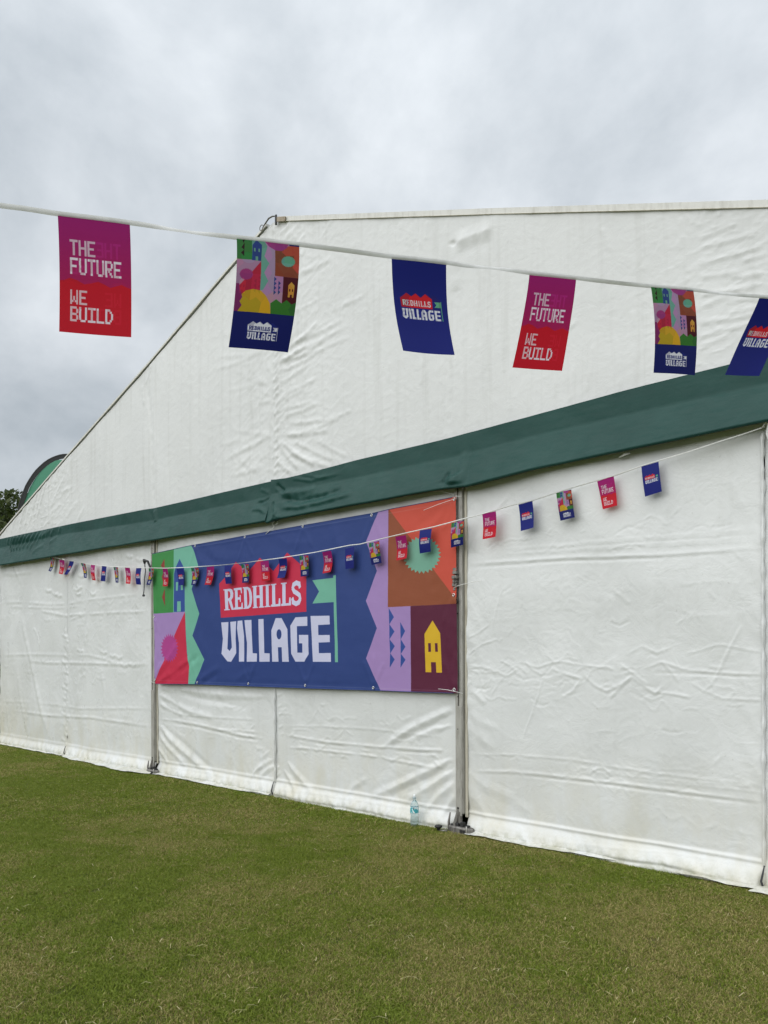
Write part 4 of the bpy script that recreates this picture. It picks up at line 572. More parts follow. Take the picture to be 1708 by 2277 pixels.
# uprights
def upright(xp,full=True):
    x=xp+.005
    mb=MB(); mb.box(x,x+.026,-.040,.05,.17,3.10,.003)
    mb.box(x+.026,x+.040,-.022,.05,.15,3.10); mb.box(x+.040,x+.078,-.040,.05,.17,3.10,.003)
    mb.box(x+.006,x+.072,-.046,-.041,.15,1.10,.002)
    up=mb.build('upright',M['alu'],marquee)
    for z,r in ((.215,.011),(.90,.005),(1.18,.004),(1.9,.005),(2.6,.004)): MB().tube([(x+.030,-.0475,z),(x+.030,-.038,z)],r,12).build('bolt_hole',M['dark'],up)
    mb=MB(); mb.box(x+.081,x+.106,-.012,.004,.14,3.08,.004); mb.build('cloth_edge_track',M['kedar'],up)
    if full:
        mb=MB(); mb.box(x-.115,x+.150,-.13,.10,.004,.014); mb.build('base_plate',M['galv'],up)
        mb=MB(); mb.tube([(x-.02,-.06,.02),(x+.005,-.045,.10),(x+.03,-.03,.20)],.020,8); mb.tube([(x+.095,-.05,.02),(x+.055,-.04,.10),(x+.04,-.03,.18)],.016,8)
        mb.box(x+.018,x+.052,-.048,-.02,.04,.19,.004); mb.build('foot_bracket',M['galv'],up)
        xf=x; x=x+.055
        mb=MB(); n=10
        a=[(x-.105,-.125),(x-.02,-.140)]; 
        ring=[(x-.11,-0.055),(x-.10,-0.085),(x-.05,-0.100),(x+.10,-0.105),(x+.135,-0.100),(x+.152,-0.075),(x+.152,-0.050),(x+.135,-0.030),(x-.05,-0.025),(x-.10,-0.030)]
        vs=[(p[0],p[1],z) for z in (.012,.058,.066) for p in ring]
        vs=[(p[0]*(1 if z<.06 else 1),p[1],z) for z in (.012,.056) for p in ring]+[((p[0]-x-.02)*.93+x+.02,(p[1]+.065)*.8-.065,.066) for p in ring]
        m_=len(ring); fs=[(k*m_+i,k*m_+(i+1)%m_,(k+1)*m_+(i+1)%m_,(k+1)*m_+i) for k in range(2) for i in range(m_)]+[tuple(2*m_+i for i in range(m_))]
        mb.add(vs,fs); sh=mb.build('foot_shoe',M['galv'],up)
        for xa in (.035,.066): MB().box(x+xa,x+xa+.026,-.1080,-.085,.024,.050,.002).build('shoe_slot',M['dark'],up)
        MB().tube([(x+.11,-.105,.022),(x+.112,-.107,.06),(x+.105,-.103,.085)],.006,8).build('locking_pin',M['alu'],up,True)
        MB().tube([(x-.112,-.06,.01),(x-.120,-.055,.09),(x-.108,-.05,.17)],[.014,.011,.006],8).build('ground_spike',M['galv'],up,True)
        for k in range(4): MB().box(x-.09+.05*k,x-.055+.05*k,-.070,-.030,.058,.080+.012*(k%3),.004).build('wedge',M['dark'],up)
    return up
u1=upright(2.5); u2=upright(-2.5)
# ratchet tensioner on the near upright
mb=MB(); xr=2.520
for k,(z,w,d) in enumerate([(2.285,.040,.020),(2.255,.050,.034),(2.215,.052,.036),(2.180,.046,.034),(2.150,.050,.030),(2.115,.032,.024)]):
    mb.box(xr-.018+(k%2)*.008,xr-.018+w,-.050-d,-.044,z-.018,z+.012,.004)
mb.build('ratchet_tensioner',M['galv'],u1)
mb=MB(); mb.tube([(xr+.016,-.05,2.27),(xr+.022,-.085,2.20),(xr+.012,-.07,2.13)],.007,8); mb.box(xr-.004,xr+.022,-.062,-.052,2.035,2.10,.003)
mb.torus((xr+.012,-.062,2.005),.020,.005,'y'); mb.build('tension_hook',M['dark'],u1)
# strap hanging from the far upright
mb=MB(); pts=[(-2.545,-.075,2.80),(-2.565,-.085,2.74),(-2.555,-.08,2.66),(-2.575,-.085,2.55),(-2.590,-.082,2.42),(-2.600,-.085,2.35)]
vs=[];
for (x,y,z) in pts: vs+=[(x-.013,y,z),(x+.013,y-.006,z),(x+.013,y,z),(x-.013,y+.006,z)]
mb.add(vs,[(i*4+k,i*4+(k+1)%4,(i+1)*4+(k+1)%4,(i+1)*4+k) for i in range(len(pts)-1) for k in range(4)])
mb.tube([(-2.60,-.07,2.76),(-2.56,-.10,2.80),(-2.50,-.08,2.78),(-2.47,-.06,2.70),(-2.455,-.06,2.55)],[.010,.018,.016,.012,.007],8)
mb.box(-2.612,-2.575,-.098,-.076,2.325,2.352,.004)
mb.build('hanging_strap',M['strap'],u2)
# dark tubes imitate shade in seam-foot gaps, white lace loops under the band
for x,y in ((-7.56,-.05),(-5,-.045),(0,-.040),(5,-.050)):
    mb=MB(); mb.tube([(x+.004,y,.03),(x-.004,y-.012,.07),(x+.004,y-.004,.12),(x+.010,y+.01,.17)],[.007,.007,.006,.004],8); mb.build('seam_gap_shade',M['strap'],marquee,True)
mb=MB(); mb.tube([(4.03,-.05,2.985),(4.07,-.075,2.985),(4.12,-.07,2.995),(4.08,-.05,3.012),(4.04,-.05,2.99)],.005,6); mb.tube([(4.06,-.06,2.99),(4.065,-.055,3.03)],.004,6); mb.build('lace_loop',M['tie'],marquee,True)
mb=MB(); mb.tube([(.10,-.075,2.995),(.06,-.08,2.965),(.09,-.075,2.93),(.02,-.08,2.90),(-.06,-.07,2.87)],.0035,6); mb.tube([(.13,-.07,2.99),(.16,-.08,2.965),(.11,-.08,2.95)],.003,6); mb.build('lace_loop',M['tie'],marquee,True)
# overlap strip with lacing marks at the near seam and the central wall seam
for xs_,z1 in ((5.0,3.0),(0.012,1.2)):
    zs=np.arange(.16,z1,.03); rows=[]
    for k,z in enumerate(zs):
        w=.011+.003*math.sin(k*1.7)+.003*math.sin(k*.63); y=-.020-.006*float(noise(z*3,xs_,int(abs(xs_))+2))-.004*math.sin(k*.9)
        rows.append([(xs_-w,y+.012,z),(xs_-w*.5,y-.006,z),(xs_+w*.6,y-.007,z+.004),(xs_+w,y+.012,z)])
    grid_mesh('seam_strip',np.array(rows)[::-1],mat=M['wall'],parent=marquee)
# roof planes, side and rear walls
for s in (-1,1):
    mb=MB(); xs=[0,.1,.3,.83,1.33,2.0,2.54,2.91,3.6,4.24,5.0,6.2,7.6]
    zz=[float(gtop(s*x))-.045 for x in xs]
    ny=9; Pn=[]
    for k in range(ny):
        y=.05+k*2.5; Pn.append([(s*x,y,z-.02-.03*math.sin(math.pi*((k*1.0)%1))) for x,z in zip(xs,zz)])
    grid_mesh('roof_sheet',np.array(Pn) if s<0 else np.array(Pn)[::-1],mat=M['roof'],parent=marquee)
    q=np.array([[(s*7.6,.02+k*1.25,z) for k in range(17)] for z in (0,1,2,3.0,3.6 if s>0 else 3.73)]); grid_mesh('side_wall',q if s>0 else q[::-1],mat=M['wall'],parent=marquee)
mb=MB(); mb.add([(-7.5,20.05,0),(7.5,20.05,0),(7.5,20.05,3.6),(0,20.05,6.30),(-7.5,20.05,3.7)],[(0,1,2,3,4)]); mb.build('rear_wall',M['roof'],marquee)

# ------------------------------------------------------------------ banner
banner=empty('banner',(0,-.06,1.18)); tag(banner,'long wide printed banner of navy, green, lilac and orange laced between two tent uprights','banner')
tp=np.array(BANNER_TOP,float).reshape(-1,2)/1000; bt=np.array(BANNER_BOT,float).reshape(-1,2)/1000
nu,nv=340,116; u=np.linspace(0,1,nu); v=np.linspace(0,1,nv)
xt=tp[0,0]+(tp[-1,0]-tp[0,0])*u; xb=bt[0,0]+(bt[-1,0]-bt[0,0])*u
zt=np.interp(xt,tp[:,0],tp[:,1]); zb=np.interp(xb,bt[:,0],bt[:,1])
X=xb[None]*(1-v[:,None])+xt[None]*v[:,None]; Z=zb[None]*(1-v[:,None])+zt[None]*v[:,None]
X[:,0]+= -.030*np.sin(v*math.pi)*0
UV=np.stack([(X-BX0)/(BX1-BX0),(Z-BZ0)/(BZ1-BZ0)],-1)
BW=[[12,40,-2290,1200,-1900,1330,-1500,1520],[-10,40,-2200,1200,-1700,1400,-1300,1560],[9,45,-2350,1300,-2100,1450,-1800,1700],[8,40,-1450,1210,-1150,1330,-900,1420],[-7,40,-1300,1210,-1000,1320],[6,40,-700,1210,-500,1330,-250,1390],[-6,60,-2380,1500,-2300,2000,-2360,2600],[10,16,-2350,1300,-2345,1900,-2380,2700],
    [7,60,1000,2870,1100,2600,1150,2300],[-6,50,2100,2850,2200,2500,2300,2100],[6,40,2480,2860,2300,2700,2100,2650],[7,30,2500,2050,2450,1700,2500,1300],[5,60,-1200,2870,-1000,2700,-600,2640],[-6,60,-1400,2840,-1000,2640,-400,2560],[5,50,0,2870,300,2740,700,2700],[-4,30,-1500,1225,0,1235,1500,1245],[4,16,-1500,2860,500,2862,1500,2860]]
for ex_,ez_ in pairs(EYELETS):
    up_=1 if ez_>2000 else -1
    for k_,(dx_,L_) in enumerate(((-.5,260),(.05,330),(.6,240))):
        BW.append([5.5-1.2*abs(dx_),22,ex_,ez_-up_*10,ex_+dx_*L_*.5,ez_-up_*L_*.5,ex_+dx_*L_,ez_-up_*L_])
H=strokes(X,Z,BW,.015)+.010*noise(X*.8,Z*1.1,201)+.004*noise(X*2.6+Z,Z*2.6,203)+.0012*noise(X*9,Z*9,205)
H+=.018*np.sin(math.pi*u)[None]*np.sin(math.pi*v)[:,None]
P=np.stack([X,-.064-H,Z],-1)
cloth=grid_mesh('banner_cloth',P,uv=UV,mat=M['banner'],parent=banner); cloth.location=(0,.06,-1.18)
# thickness and a rolled edge
mb=MB(); ed=[tuple(p) for p in P[0,::6]]; mb.tube(ed,.0035,5); ed=[tuple(p) for p in P[-1,::6]]; mb.tube(ed,.0035,5)
o=mb.build('hem_cord',mat('navy_hem',lin((44,62,118)),.5),banner,True); o.location=(0,.06,-1.18)
ey=MB(); ey.torus((0,0,0),.011,.004,'y',14,6); eme=bpy.data.meshes.new('eyelet'); eme.from_pydata(ey.v,[],ey.f); eme.update()
ey_m=mat('nickel',(.62,.62,.62),.3,.8)
for k,(x,z) in enumerate(pairs(EYELETS)):
    x/=1000; z/=1000; iu=int(np.argmin(abs(X[60]-x))); iv=int(np.argmin(abs(Z[:,iu]-z)))
    o=link('eyelet',eme,ey_m if k==0 else None,banner); o.location=(x,float(P[iv,iu,1])-.004+.06,z-1.18)
for pts in ([(2.535,-.075,2.895),(2.56,-.09,2.905),(2.60,-.07,2.90)],[(2.52,-.08,2.12),(2.58,-.09,2.135),(2.70,-.06,2.16),(2.80,-.05,2.165)],[(2.36,-.095,1.245),(2.46,-.10,1.24),(2.55,-.09,1.225),(2.61,-.07,1.21)],[(2.50,-.09,1.23),(2.54,-.10,1.26)],
    [(1.95,-.08,2.985),(2.15,-.075,3.0),(2.35,-.07,2.985),(2.52,-.06,2.93)],[(2.20,-.095,2.83),(2.38,-.10,2.86),(2.54,-.085,2.885)],[(-2.34,-.08,1.20),(-2.40,-.08,1.205),(-2.48,-.05,1.21)],[(-2.41,-.08,2.86),(-2.46,-.07,2.88),(-2.50,-.05,2.90)]):
    mb=MB(); mb.tube(pts,.0022,6); o=mb.build('cable_tie',M['tie'],banner,True); o.location=(0,.06,-1.18)

# ------------------------------------------------------------------ buntings
def flag_mesh(TL,TR,BL,BR,bulge,mat_,parent,side=0.,nr=14,nc=7):
    TL,TR,BL,BR=[np.array(q,float) for q in (TL,TR,BL,BR)]
    n=np.cross(TR-TL,BL-TL); n/=np.linalg.norm(n)
    P=np.zeros((nr,nc,3)); UV=np.zeros((nr,nc,2))
    for i in range(nr):
        v=i/(nr-1)
        for j in range(nc):
            uu=j/(nc-1); 
            # sideways sway happens as a smooth curve, not as a straight shear
            vs=v**1.35 if side else v
            a=TL*(1-uu)+TR*uu; b=BL*(1-uu)+BR*uu; p=a+(b-a)*v
            lat=(b-a); hor=(TR-TL)/np.linalg.norm(TR-TL); sh=np.dot(lat,hor)
            p=p+hor*sh*((v**1.5)-v)*.8
            p=p+n*(bulge*math.sin(math.pi*v)+.3*bulge*math.sin(math.pi*uu)*v)
            P[i,j]=p; UV[i,j]=(uu,1-v)
    return grid_mesh('flag',P[::-1],uv=UV[::-1],mat=mat_,parent=parent)
def ribbon(name,pts,width,mat_,parent,twist,thick=0.,updir=(0,0,1)):
    pts=np.array(pts,float); d=np.concatenate([[0],np.cumsum(np.linalg.norm(np.diff(pts,axis=0),axis=1))]); n=int(d[-1]/.012)
    s=np.linspace(0,d[-1],n); q=np.stack([np.interp(s,d,pts[:,k]) for k in range(3)],1)
    q[1:-1]=(q[:-2]+q[1:-1]*2+q[2:])/4; q[1:-1]=(q[:-2]+q[1:-1]*2+q[2:])/4
    rows=[[],[],[],[],[]]
    for i in range(n):
        t=q[min(i+1,n-1)]-q[max(i-1,0)]; t/=np.linalg.norm(t)
        a=np.array(updir,float); a-=t*np.dot(a,t); a/=np.linalg.norm(a); b=np.cross(t,a); th=twist(s[i]/d[-1],s[i])
        w=a*math.cos(th)+b*math.sin(th); nn=-a*math.sin(th)+b*math.cos(th)
        for k,o in enumerate((-1,-.5,0,.5,1)): rows[k].append(q[i]+w*o*width/2+nn*(.0012*(1-o*o)))
    return grid_mesh(name,np.array(rows),mat=mat_,parent=parent)
far=empty('bunting',(0,-.17,2.6)); tag(far,'long string of small printed flags sagging along the tent wall across the banner','bunting')
off=Vector((0,.17,-2.6))
rg=random.Random(3)
for f_ in FAR_FLAGS:
    c=np.array(f_[1:],float).reshape(4,3)/1000
    o=flag_mesh(*c,rg.uniform(-.012,.022),FM[f_[0]],far); o.location=off
    tag(o,{'b':'navy flag with red and white lettering','p':'pink to red flag with white pixel lettering','m':'colourful patchwork picture flag with blue foot'}[f_[0]])
fs_=sorted([[v_/1000 for v_ in p] for p in FAR_STRING],key=lambda p:p[0])
ang=lambda t,s: .25+.9*math.sin(s*2.3)*math.sin(s*.71+1)
o=ribbon('string_tape',fs_,.0095,M['ribbon'],far,ang); o.location=off
mb=MB(); mb.tube(fs_[::1],.0028,6); o=mb.build('cord',M['tie'],far,True); o.location=off
p=fs_[-1]; mb=MB(); mb.tube([(p[0],p[1],p[2]),(p[0]+.02,p[1]-.01,p[2]+.03),(p[0]+.035,p[1],p[2]+.01),(p[0]+.03,p[1]-.012,p[2]-.05),(p[0]+.045,p[1]-.008,p[2]-.10),(p[0]+.05,p[1]-.004,p[2]-.13)],[.006,.010,.009,.008,.007,.004],8)
mb.tube([(p[0]+.01,p[1],p[2]),(5.01,-.03,p[2]+.03)],.004,6); o=mb.build('tie_knot',M['ribbon'],far,True); o.location=off
p=fs_[0]; mb=MB(); mb.tube([p,(p[0]-.12,-.06,p[2]+.05),(p[0]-.25,-.03,p[2]+.08)],.003,6); o=mb.build('tie_end',M['tie'],far,True); o.location=off
k_=min(fs_,key=lambda p:abs(p[0]+5.0)); mb=MB(); mb.tube([(k_[0]-.05,k_[1]-.006,k_[2]+.012),(k_[0],k_[1]-.01,k_[2]),(k_[0]+.05,k_[1]-.004,k_[2]-.012)],[.004,.012,.005],8); o=mb.build('tape_knot',M['ribbon'],far,True); o.location=off

near=empty('bunting',(5.1,-4.5,2.46)); tag(near,'nearest string of large printed flags stretched across the sky in front of the tent','bunting')
off2=Vector((-5.1,4.5,-2.46))
nt=[[v_/10000 for v_ in p] for p in NEAR_TAPE]
d0=(np.array(nt[1])-np.array(nt[0])); d0/=np.linalg.norm(d0); d1=np.array(nt[-1])-np.array(nt[-4]); d1/=np.linalg.norm(d1)
nt=[list(np.array(nt[0])-d0*1.6+np.array([0,0,.20])),list(np.array(nt[0])-d0*.8+np.array([0,0,.07]))]+nt
end=np.array([7.45,-.12,3.05]); a0=np.array(nt[-1])
nt+= [list(a0*(1-t)+end*t-np.array([0,0,.10*math.sin(math.pi*t)])) for t in (.15,.3,.45,.6,.8,1.)]
cen=[np.array(f_[1:7],float).reshape(2,3).mean(0)/10000 for f_ in NEAR_FLAGS]
na=np.array(nt); dd=np.concatenate([[0],np.cumsum(np.linalg.norm(np.diff(na,axis=0),axis=1))])
fsn=[dd[int(np.argmin(np.linalg.norm(na-c_,axis=1)))] for c_ in cen]
keys=[-1.0]+fsn+[dd[-1]]
def tw(t,s):
    # flat over each flag, one half turn between flags
    for k in range(len(keys)-1):
        a_,b_=keys[k],keys[k+1]
        if s<=b_:
            f=(s-a_)/(b_-a_); return .18+(.62+.12*math.sin(k*2.3))*math.exp(-((f-.5)/.17)**2)*(-1 if k%2 else 1)
    return 0
o=ribbon('string_tape',nt,.0105,M['ribbon'],near,tw); o.location=off2
for f_ in NEAR_FLAGS:
    c=np.array(f_[1:],float).reshape(4,3)/10000; c[:2,2]+=.004
    o=flag_mesh(*c,{'p':.006,'m':-.008,'b':.016}[f_[0]],FM[f_[0]],near,nr=26,nc=12); o.location=off2
    tag(o,{'b':'navy flag with red and white lettering','p':'pink to red flag with white pixel lettering','m':'colourful patchwork picture flag with blue foot'}[f_[0]])

# ------------------------------------------------------------------ water bottle at the foot of the wall
bx,by=2.100,-.118
bot=empty('water_bottle',(bx,by,0)); bot.scale=(1.08,1.08,.98); tag(bot,'clear plastic water bottle with teal label standing against the foot of the white wall','bottle')
pet=mat('clear_pet',(.70,.82,.86),.04,0,.5); pet.node_tree.nodes['Principled BSDF'].inputs['Transmission Weight'].default_value=.92; pet.node_tree.nodes['Principled BSDF'].inputs['IOR'].default_value=1.33
prof=[(.0,.012),(.018,.006),(.026,.0),(.031,.004),(.034,.012),(.034,.022),(.0325,.030),(.034,.038),(.034,.052),(.0322,.060),(.034,.068),(.0335,.082),(.0305,.098),(.031,.108),(.0345,.120),(.035,.128),(.035,.185),(.0345,.195),(.031,.212),(.023,.230),(.015,.240),(.0125,.246),(.0125,.256),(.0125,.258)]
MB().lathe(prof,n=32).build('bottle_body',pet,bot,True)
lm=mat('bottle_label',(.05,.36,.42),.35); t=NT(lm); g=t.new('ShaderNodeTexCoord').outputs['Object']; ns_=t.noise(t.mapping(g,(40,40,30)),1.0,1,.5)
c=t.mix(t.math('GREATER_THAN',ns_,.55),(.06,.40,.46),(.80,.86,.87)); c=t.mix(t.math('GREATER_THAN',t.noise(t.mapping(g,(55,55,28)),1.0,1,.5),.64),c,(.02,.05,.07)); t.set('Base Color',c)
MB().lathe([(.0356,.132),(.0357,.134),(.0357,.182),(.0356,.184)],n=32).build('bottle_label',lm,bot,True)
MB().lathe([(.0,.256),(.0150,.256),(.0155,.258),(.0155,.272),(.0145,.276),(.0,.276)],n=24).build('bottle_cap',mat('pale_cap',(.38,.46,.48),.3),bot,True)
MB().lathe([(.0,.276),(.0085,.276),(.0095,.283),(.0090,.296),(.0,.300)],n=20).build('sports_spout',mat('spout',(.80,.84,.85),.2),bot,True)
# ground peg
peg=empty('ground_peg',(2.385,-.13,0)); tag(peg,'black mushroom headed ground peg in the grass left of the upright foot','peg')
MB().lathe([(.012,-.05),(.014,.028),(.018,.034),(.028,.040),(.034,.048),(.034,.056),(.026,.062),(.0,.064)],n=20).build('peg_head',M['dark'],peg,True)
mb=MB(); mb.tube([(.02,-.005,.016),(.05,.0,.018),(.085,.015,.022)],.012,6); mb.build('anchor_lug',M['galv'],peg,True)

# ------------------------------------------------------------------ feather flag behind the tent corner
ff=empty('feather_flag',(FEATHER_BASE[0],FEATHER_BASE[1],0)); tag(ff,'tall green feather flag with black edge sleeve showing behind the tent corner','feather flag')
rv=np.array([math.cos(YAW),-math.sin(YAW),0.]); rot=math.atan2(rv[1],rv[0]); ff.rotation_euler=(0,0,rot)
cur=[(.0,1.0),(.0,2.2),(.005,3.4),(.02,4.2)]+[tuple(p) for p in FEATHER_CURVE]; lx,lz=cur[-1]
cur+= [(lx+.10,lz-.02),(lx+.20,lz-.09),(lx+.27,lz-.20),(lx+.30,lz-.34)]
mb=MB(); mb.tube([(0,0,0)]+[(x,0,z) for x,z in cur[:-3]],[.018]+[.016]*(len(cur)-3),8); mb.build('pole',M['dark'],ff,True)
inner=[]; 
cc=np.array(cur); tg=np.gradient(cc,axis=0); nm=np.stack([tg[:,1],-tg[:,0]],1); nm/=np.linalg.norm(nm,axis=1)[:,None]
def strip(off0,off1,y,mat_,name):
    P=np.array([[(p[0]+n_[0]*o,y+.02*math.sin(p[1]*2.3)*(o>.1),p[1]+n_[1]*o) for p,n_ in zip(cc,nm)] for o in (off0,off1)]); return grid_mesh(name,P,mat=mat_,parent=ff)
strip(-.012,.085,-.010,mat('black_sleeve',(.012,.014,.014),.7),'edge_sleeve')
vs=[];rows=[]
xr_=lx+.30
for k,(p,n_) in enumerate(zip(cc,nm)):
    a=p+n_*.08; rows.append([(a[0]+(max(xr_,a[0]+.01)-a[0])*t_, .015*math.sin(a[1]*3+t_*3), min(a[1],lz)*1.0 - (0 if k<len(cur)-9 else .0)) for t_ in np.linspace(0,1,8)])
rows=rows[:len(cur)-7]
gm=mat('green_flag_cloth',(.085,.30,.19),.6); t=NT(gm); tr=t.new('ShaderNodeBsdfTranslucent',{'Color':(.10,.36,.22,1)}); ms=t.new('ShaderNodeMixShader',{0:.35}); t.l.new(t.b.outputs[0],ms.inputs[1]); t.l.new(tr.outputs[0],ms.inputs[2]); t.l.new(ms.outputs[0],t.n['Material Output'].inputs[0])
P=np.array(rows)
# keep the sheet inside the sleeve's arc at the top
for i in range(P.shape[0]):
    for j in range(P.shape[1]):
        P[i,j,2]=min(P[i,j,2],np.interp(P[i,j,0],[q[0] for q in cur[:-3]],[q[1] for q in cur[:-3]])-.05)
grid_mesh('flag_cloth',P,mat=gm,parent=ff)
MB().box(-.45,.45,-.03,.03,.0,.03).box(-.03,.03,-.45,.45,.002,.034).build('cross_base',M['dark'],ff)

# ------------------------------------------------------------------ trees beyond the field
lm_=mat('oak_leaves',(.045,.065,.020),.6,spec=.25); t=NT(lm_); oi=t.new('ShaderNodeAttribute',attribute_name='rnd'); 
t.set('Base Color',t.mix(oi.outputs['Fac'],(.022,.040,.012),(.085,.100,.034)))
tr=t.new('ShaderNodeBsdfTranslucent',{'Color':(.10,.15,.03,1)}); ms=t.new('ShaderNodeMixShader',{0:.25}); t.l.new(t.b.outputs[0],ms.inputs[1]); t.l.new(tr.outputs[0],ms.inputs[2]); t.l.new(ms.outputs[0],t.n['Material Output'].inputs[0])
bark=mat('bark',(.07,.055,.04),.9)
def make_tree(seed,h,w):
    rs=np.random.RandomState(seed); root=empty('tree')
    mb=MB(); mb.tube([(0,0,-.2),(.05,0,h*.15),(.1,.05,h*.35),(.15,.1,h*.62)],[.42,.33,.26,.10],9)
    cl=[]
    for k in range(9):
        a=k*2.4+rs.rand(); z=h*(.22+.45*rs.rand()); r=w*(.45+.4*rs.rand()); e=(math.cos(a)*r,math.sin(a)*r,z+h*.16*rs.rand()); mb.tube([(.08,.04,z*.8),(e[0]*.5,e[1]*.5,z+.2),e],[.16,.10,.04],6)
    mb.build('trunk',bark,root,True)
    cs=[]
    for k in range(34):
        a=rs.rand()*6.28; zz=rs.rand(); rr=w*math.sqrt(max(.05,1-((zz-.42)/.62)**2))*(.35+.65*rs.rand()**.5)
        cs.append((math.cos(a)*rr,math.sin(a)*rr,h*(.25+.68*zz),w*(.18+.20*rs.rand())))
    V=[];F=[];Rn=[]
    for (x,y,z,r) in cs:
        nl=int(420*(r/(w*.28))**2); b=rs.rand()*.5
        d=rs.randn(nl,3); d/=np.linalg.norm(d,axis=1)[:,None]; rad=r*(.55+.5*rs.rand(nl)**.6); c_=np.array([x,y,z])+d*rad[:,None]*[1,1,.8]
        s_=.09+.11*rs.rand(nl); a1=rs.randn(nl,3); a1/=np.linalg.norm(a1,axis=1)[:,None]; a2=np.cross(a1,rs.randn(nl,3)); a2/=np.linalg.norm(a2,axis=1)[:,None]
        n0=len(V); q=np.stack([c_-a1*s_[:,None],c_+a2*s_[:,None]*.6,c_+a1*s_[:,None],c_-a2*s_[:,None]*.6],1).reshape(-1,3); V+=q.tolist(); F+=[(n0+4*i,n0+4*i+1,n0+4*i+2,n0+4*i+3) for i in range(nl)]; Rn+=[min(1,b+.6*rs.rand()) for _ in range(nl)]
    me=bpy.data.meshes.new('crown'); me.from_pydata(V,[],F); me.update(); at_=me.attributes.new('rnd','FLOAT','FACE'); at_.data.foreach_set('value',Rn)
    link('crown',me,lm_,root); return root
tproto=[make_tree(5,10.5,4.4),make_tree(9,9.2,3.9)]
tspots=[(0,-37.6,14.4,1.02,'dark green broadleaf tree just showing left of the feather flag'),(1,-33.5,7.0,1.0,'broadleaf tree at the frame edge, lower and nearer than its neighbour'),(0,-30,-8,.92,'dark tree standing first in the row beyond the field edge'),(1,-42,22,1.2,'tall tree hidden mostly behind the marquee corner'),
        (1,-34,-18,1.05,'round tree second along the row beyond the field edge'),(0,-38,-30,1.1,'tree at the open end of the row beyond the field')]
used=set()
for k,x,y,s_,lab in tspots:
    r_=tproto[k]
    if k in used:
        n_=r_.copy(); col.objects.link(n_)
        for ch in r_.children: c_=ch.copy(); col.objects.link(c_); c_.parent=n_
        r_=n_
    used.add(k); r_.location=(x,y,0); r_.rotation_euler=(0,0,x*1.7); r_.scale=(s_,s_,s_); tag(r_,lab,'tree','trees beyond the field')
# far woodland that closes the horizon
rs=np.random.RandomState(4); V=[];F=[];Rn=[]
n=26000; a=rs.rand(n)*2*math.pi; d=150+rs.rand(n)*14; hh=(7+5*(.5+.5*np.array(noise(a*14,a*0+.5,77)))+2.5*np.array(noise(a*60,a*0+.2,78)))*np.sqrt(rs.rand(n))
c_=np.stack([np.cos(a)*d,np.sin(a)*d,hh],1); s_=.7+.9*rs.rand(n); a1=rs.randn(n,3); a1/=np.linalg.norm(a1,axis=1)[:,None]; a2=np.cross(a1,rs.randn(n,3)); a2/=np.linalg.norm(a2,axis=1)[:,None]
q=np.stack([c_-a1*s_[:,None],c_+a2*s_[:,None],c_+a1*s_[:,None],c_-a2*s_[:,None]],1).reshape(-1,3)
me=bpy.data.meshes.new('woodland'); me.from_pydata(q.tolist(),[],[(4*i,4*i+1,4*i+2,4*i+3) for i in range(n)]); me.update(); at_=me.attributes.new('rnd','FLOAT','FACE'); at_.data.foreach_set('value',rs.rand(n)*.8)
tag(link('woodland',me,lm_),'distant belt of trees round the field','woodland',kind='stuff')

# ------------------------------------------------------------------ grass: dense patches of mown blades scattered over the lawn in view
gm_=mat('grass_blades',(.07,.10,.03),.55,spec=.25); t=NT(gm_); P_=t.pos(); f=ground_col(t,P_)
rn=t.new('ShaderNodeAttribute',attribute_name='rnd').outputs['Fac']; tip=t.new('ShaderNodeAttribute',attribute_name='tip').outputs['Fac']
green=t.mix(rn,(.112,.160,.014),(.255,.315,.042)); straw=t.mix(rn,(.225,.190,.060),(.52,.44,.19))
pick=t.rng(t.math('SUBTRACT',t.math('MULTIPLY_ADD',f,.60,.03),t.math('FRACT',t.math('MULTIPLY',rn,7.31))),-.06,.06)
c=t.mix(pick,green,straw)
t.set('Base Color',c)
tr=t.new('ShaderNodeBsdfTranslucent'); t.l.new(c,tr.inputs['Color']); ms=t.new('ShaderNodeMixShader',{0:.30}); t.l.new(t.b.outputs[0],ms.inputs[1]); t.l.new(tr.outputs[0],ms.inputs[2]); t.l.new(ms.outputs[0],t.n['Material Output'].inputs[0])
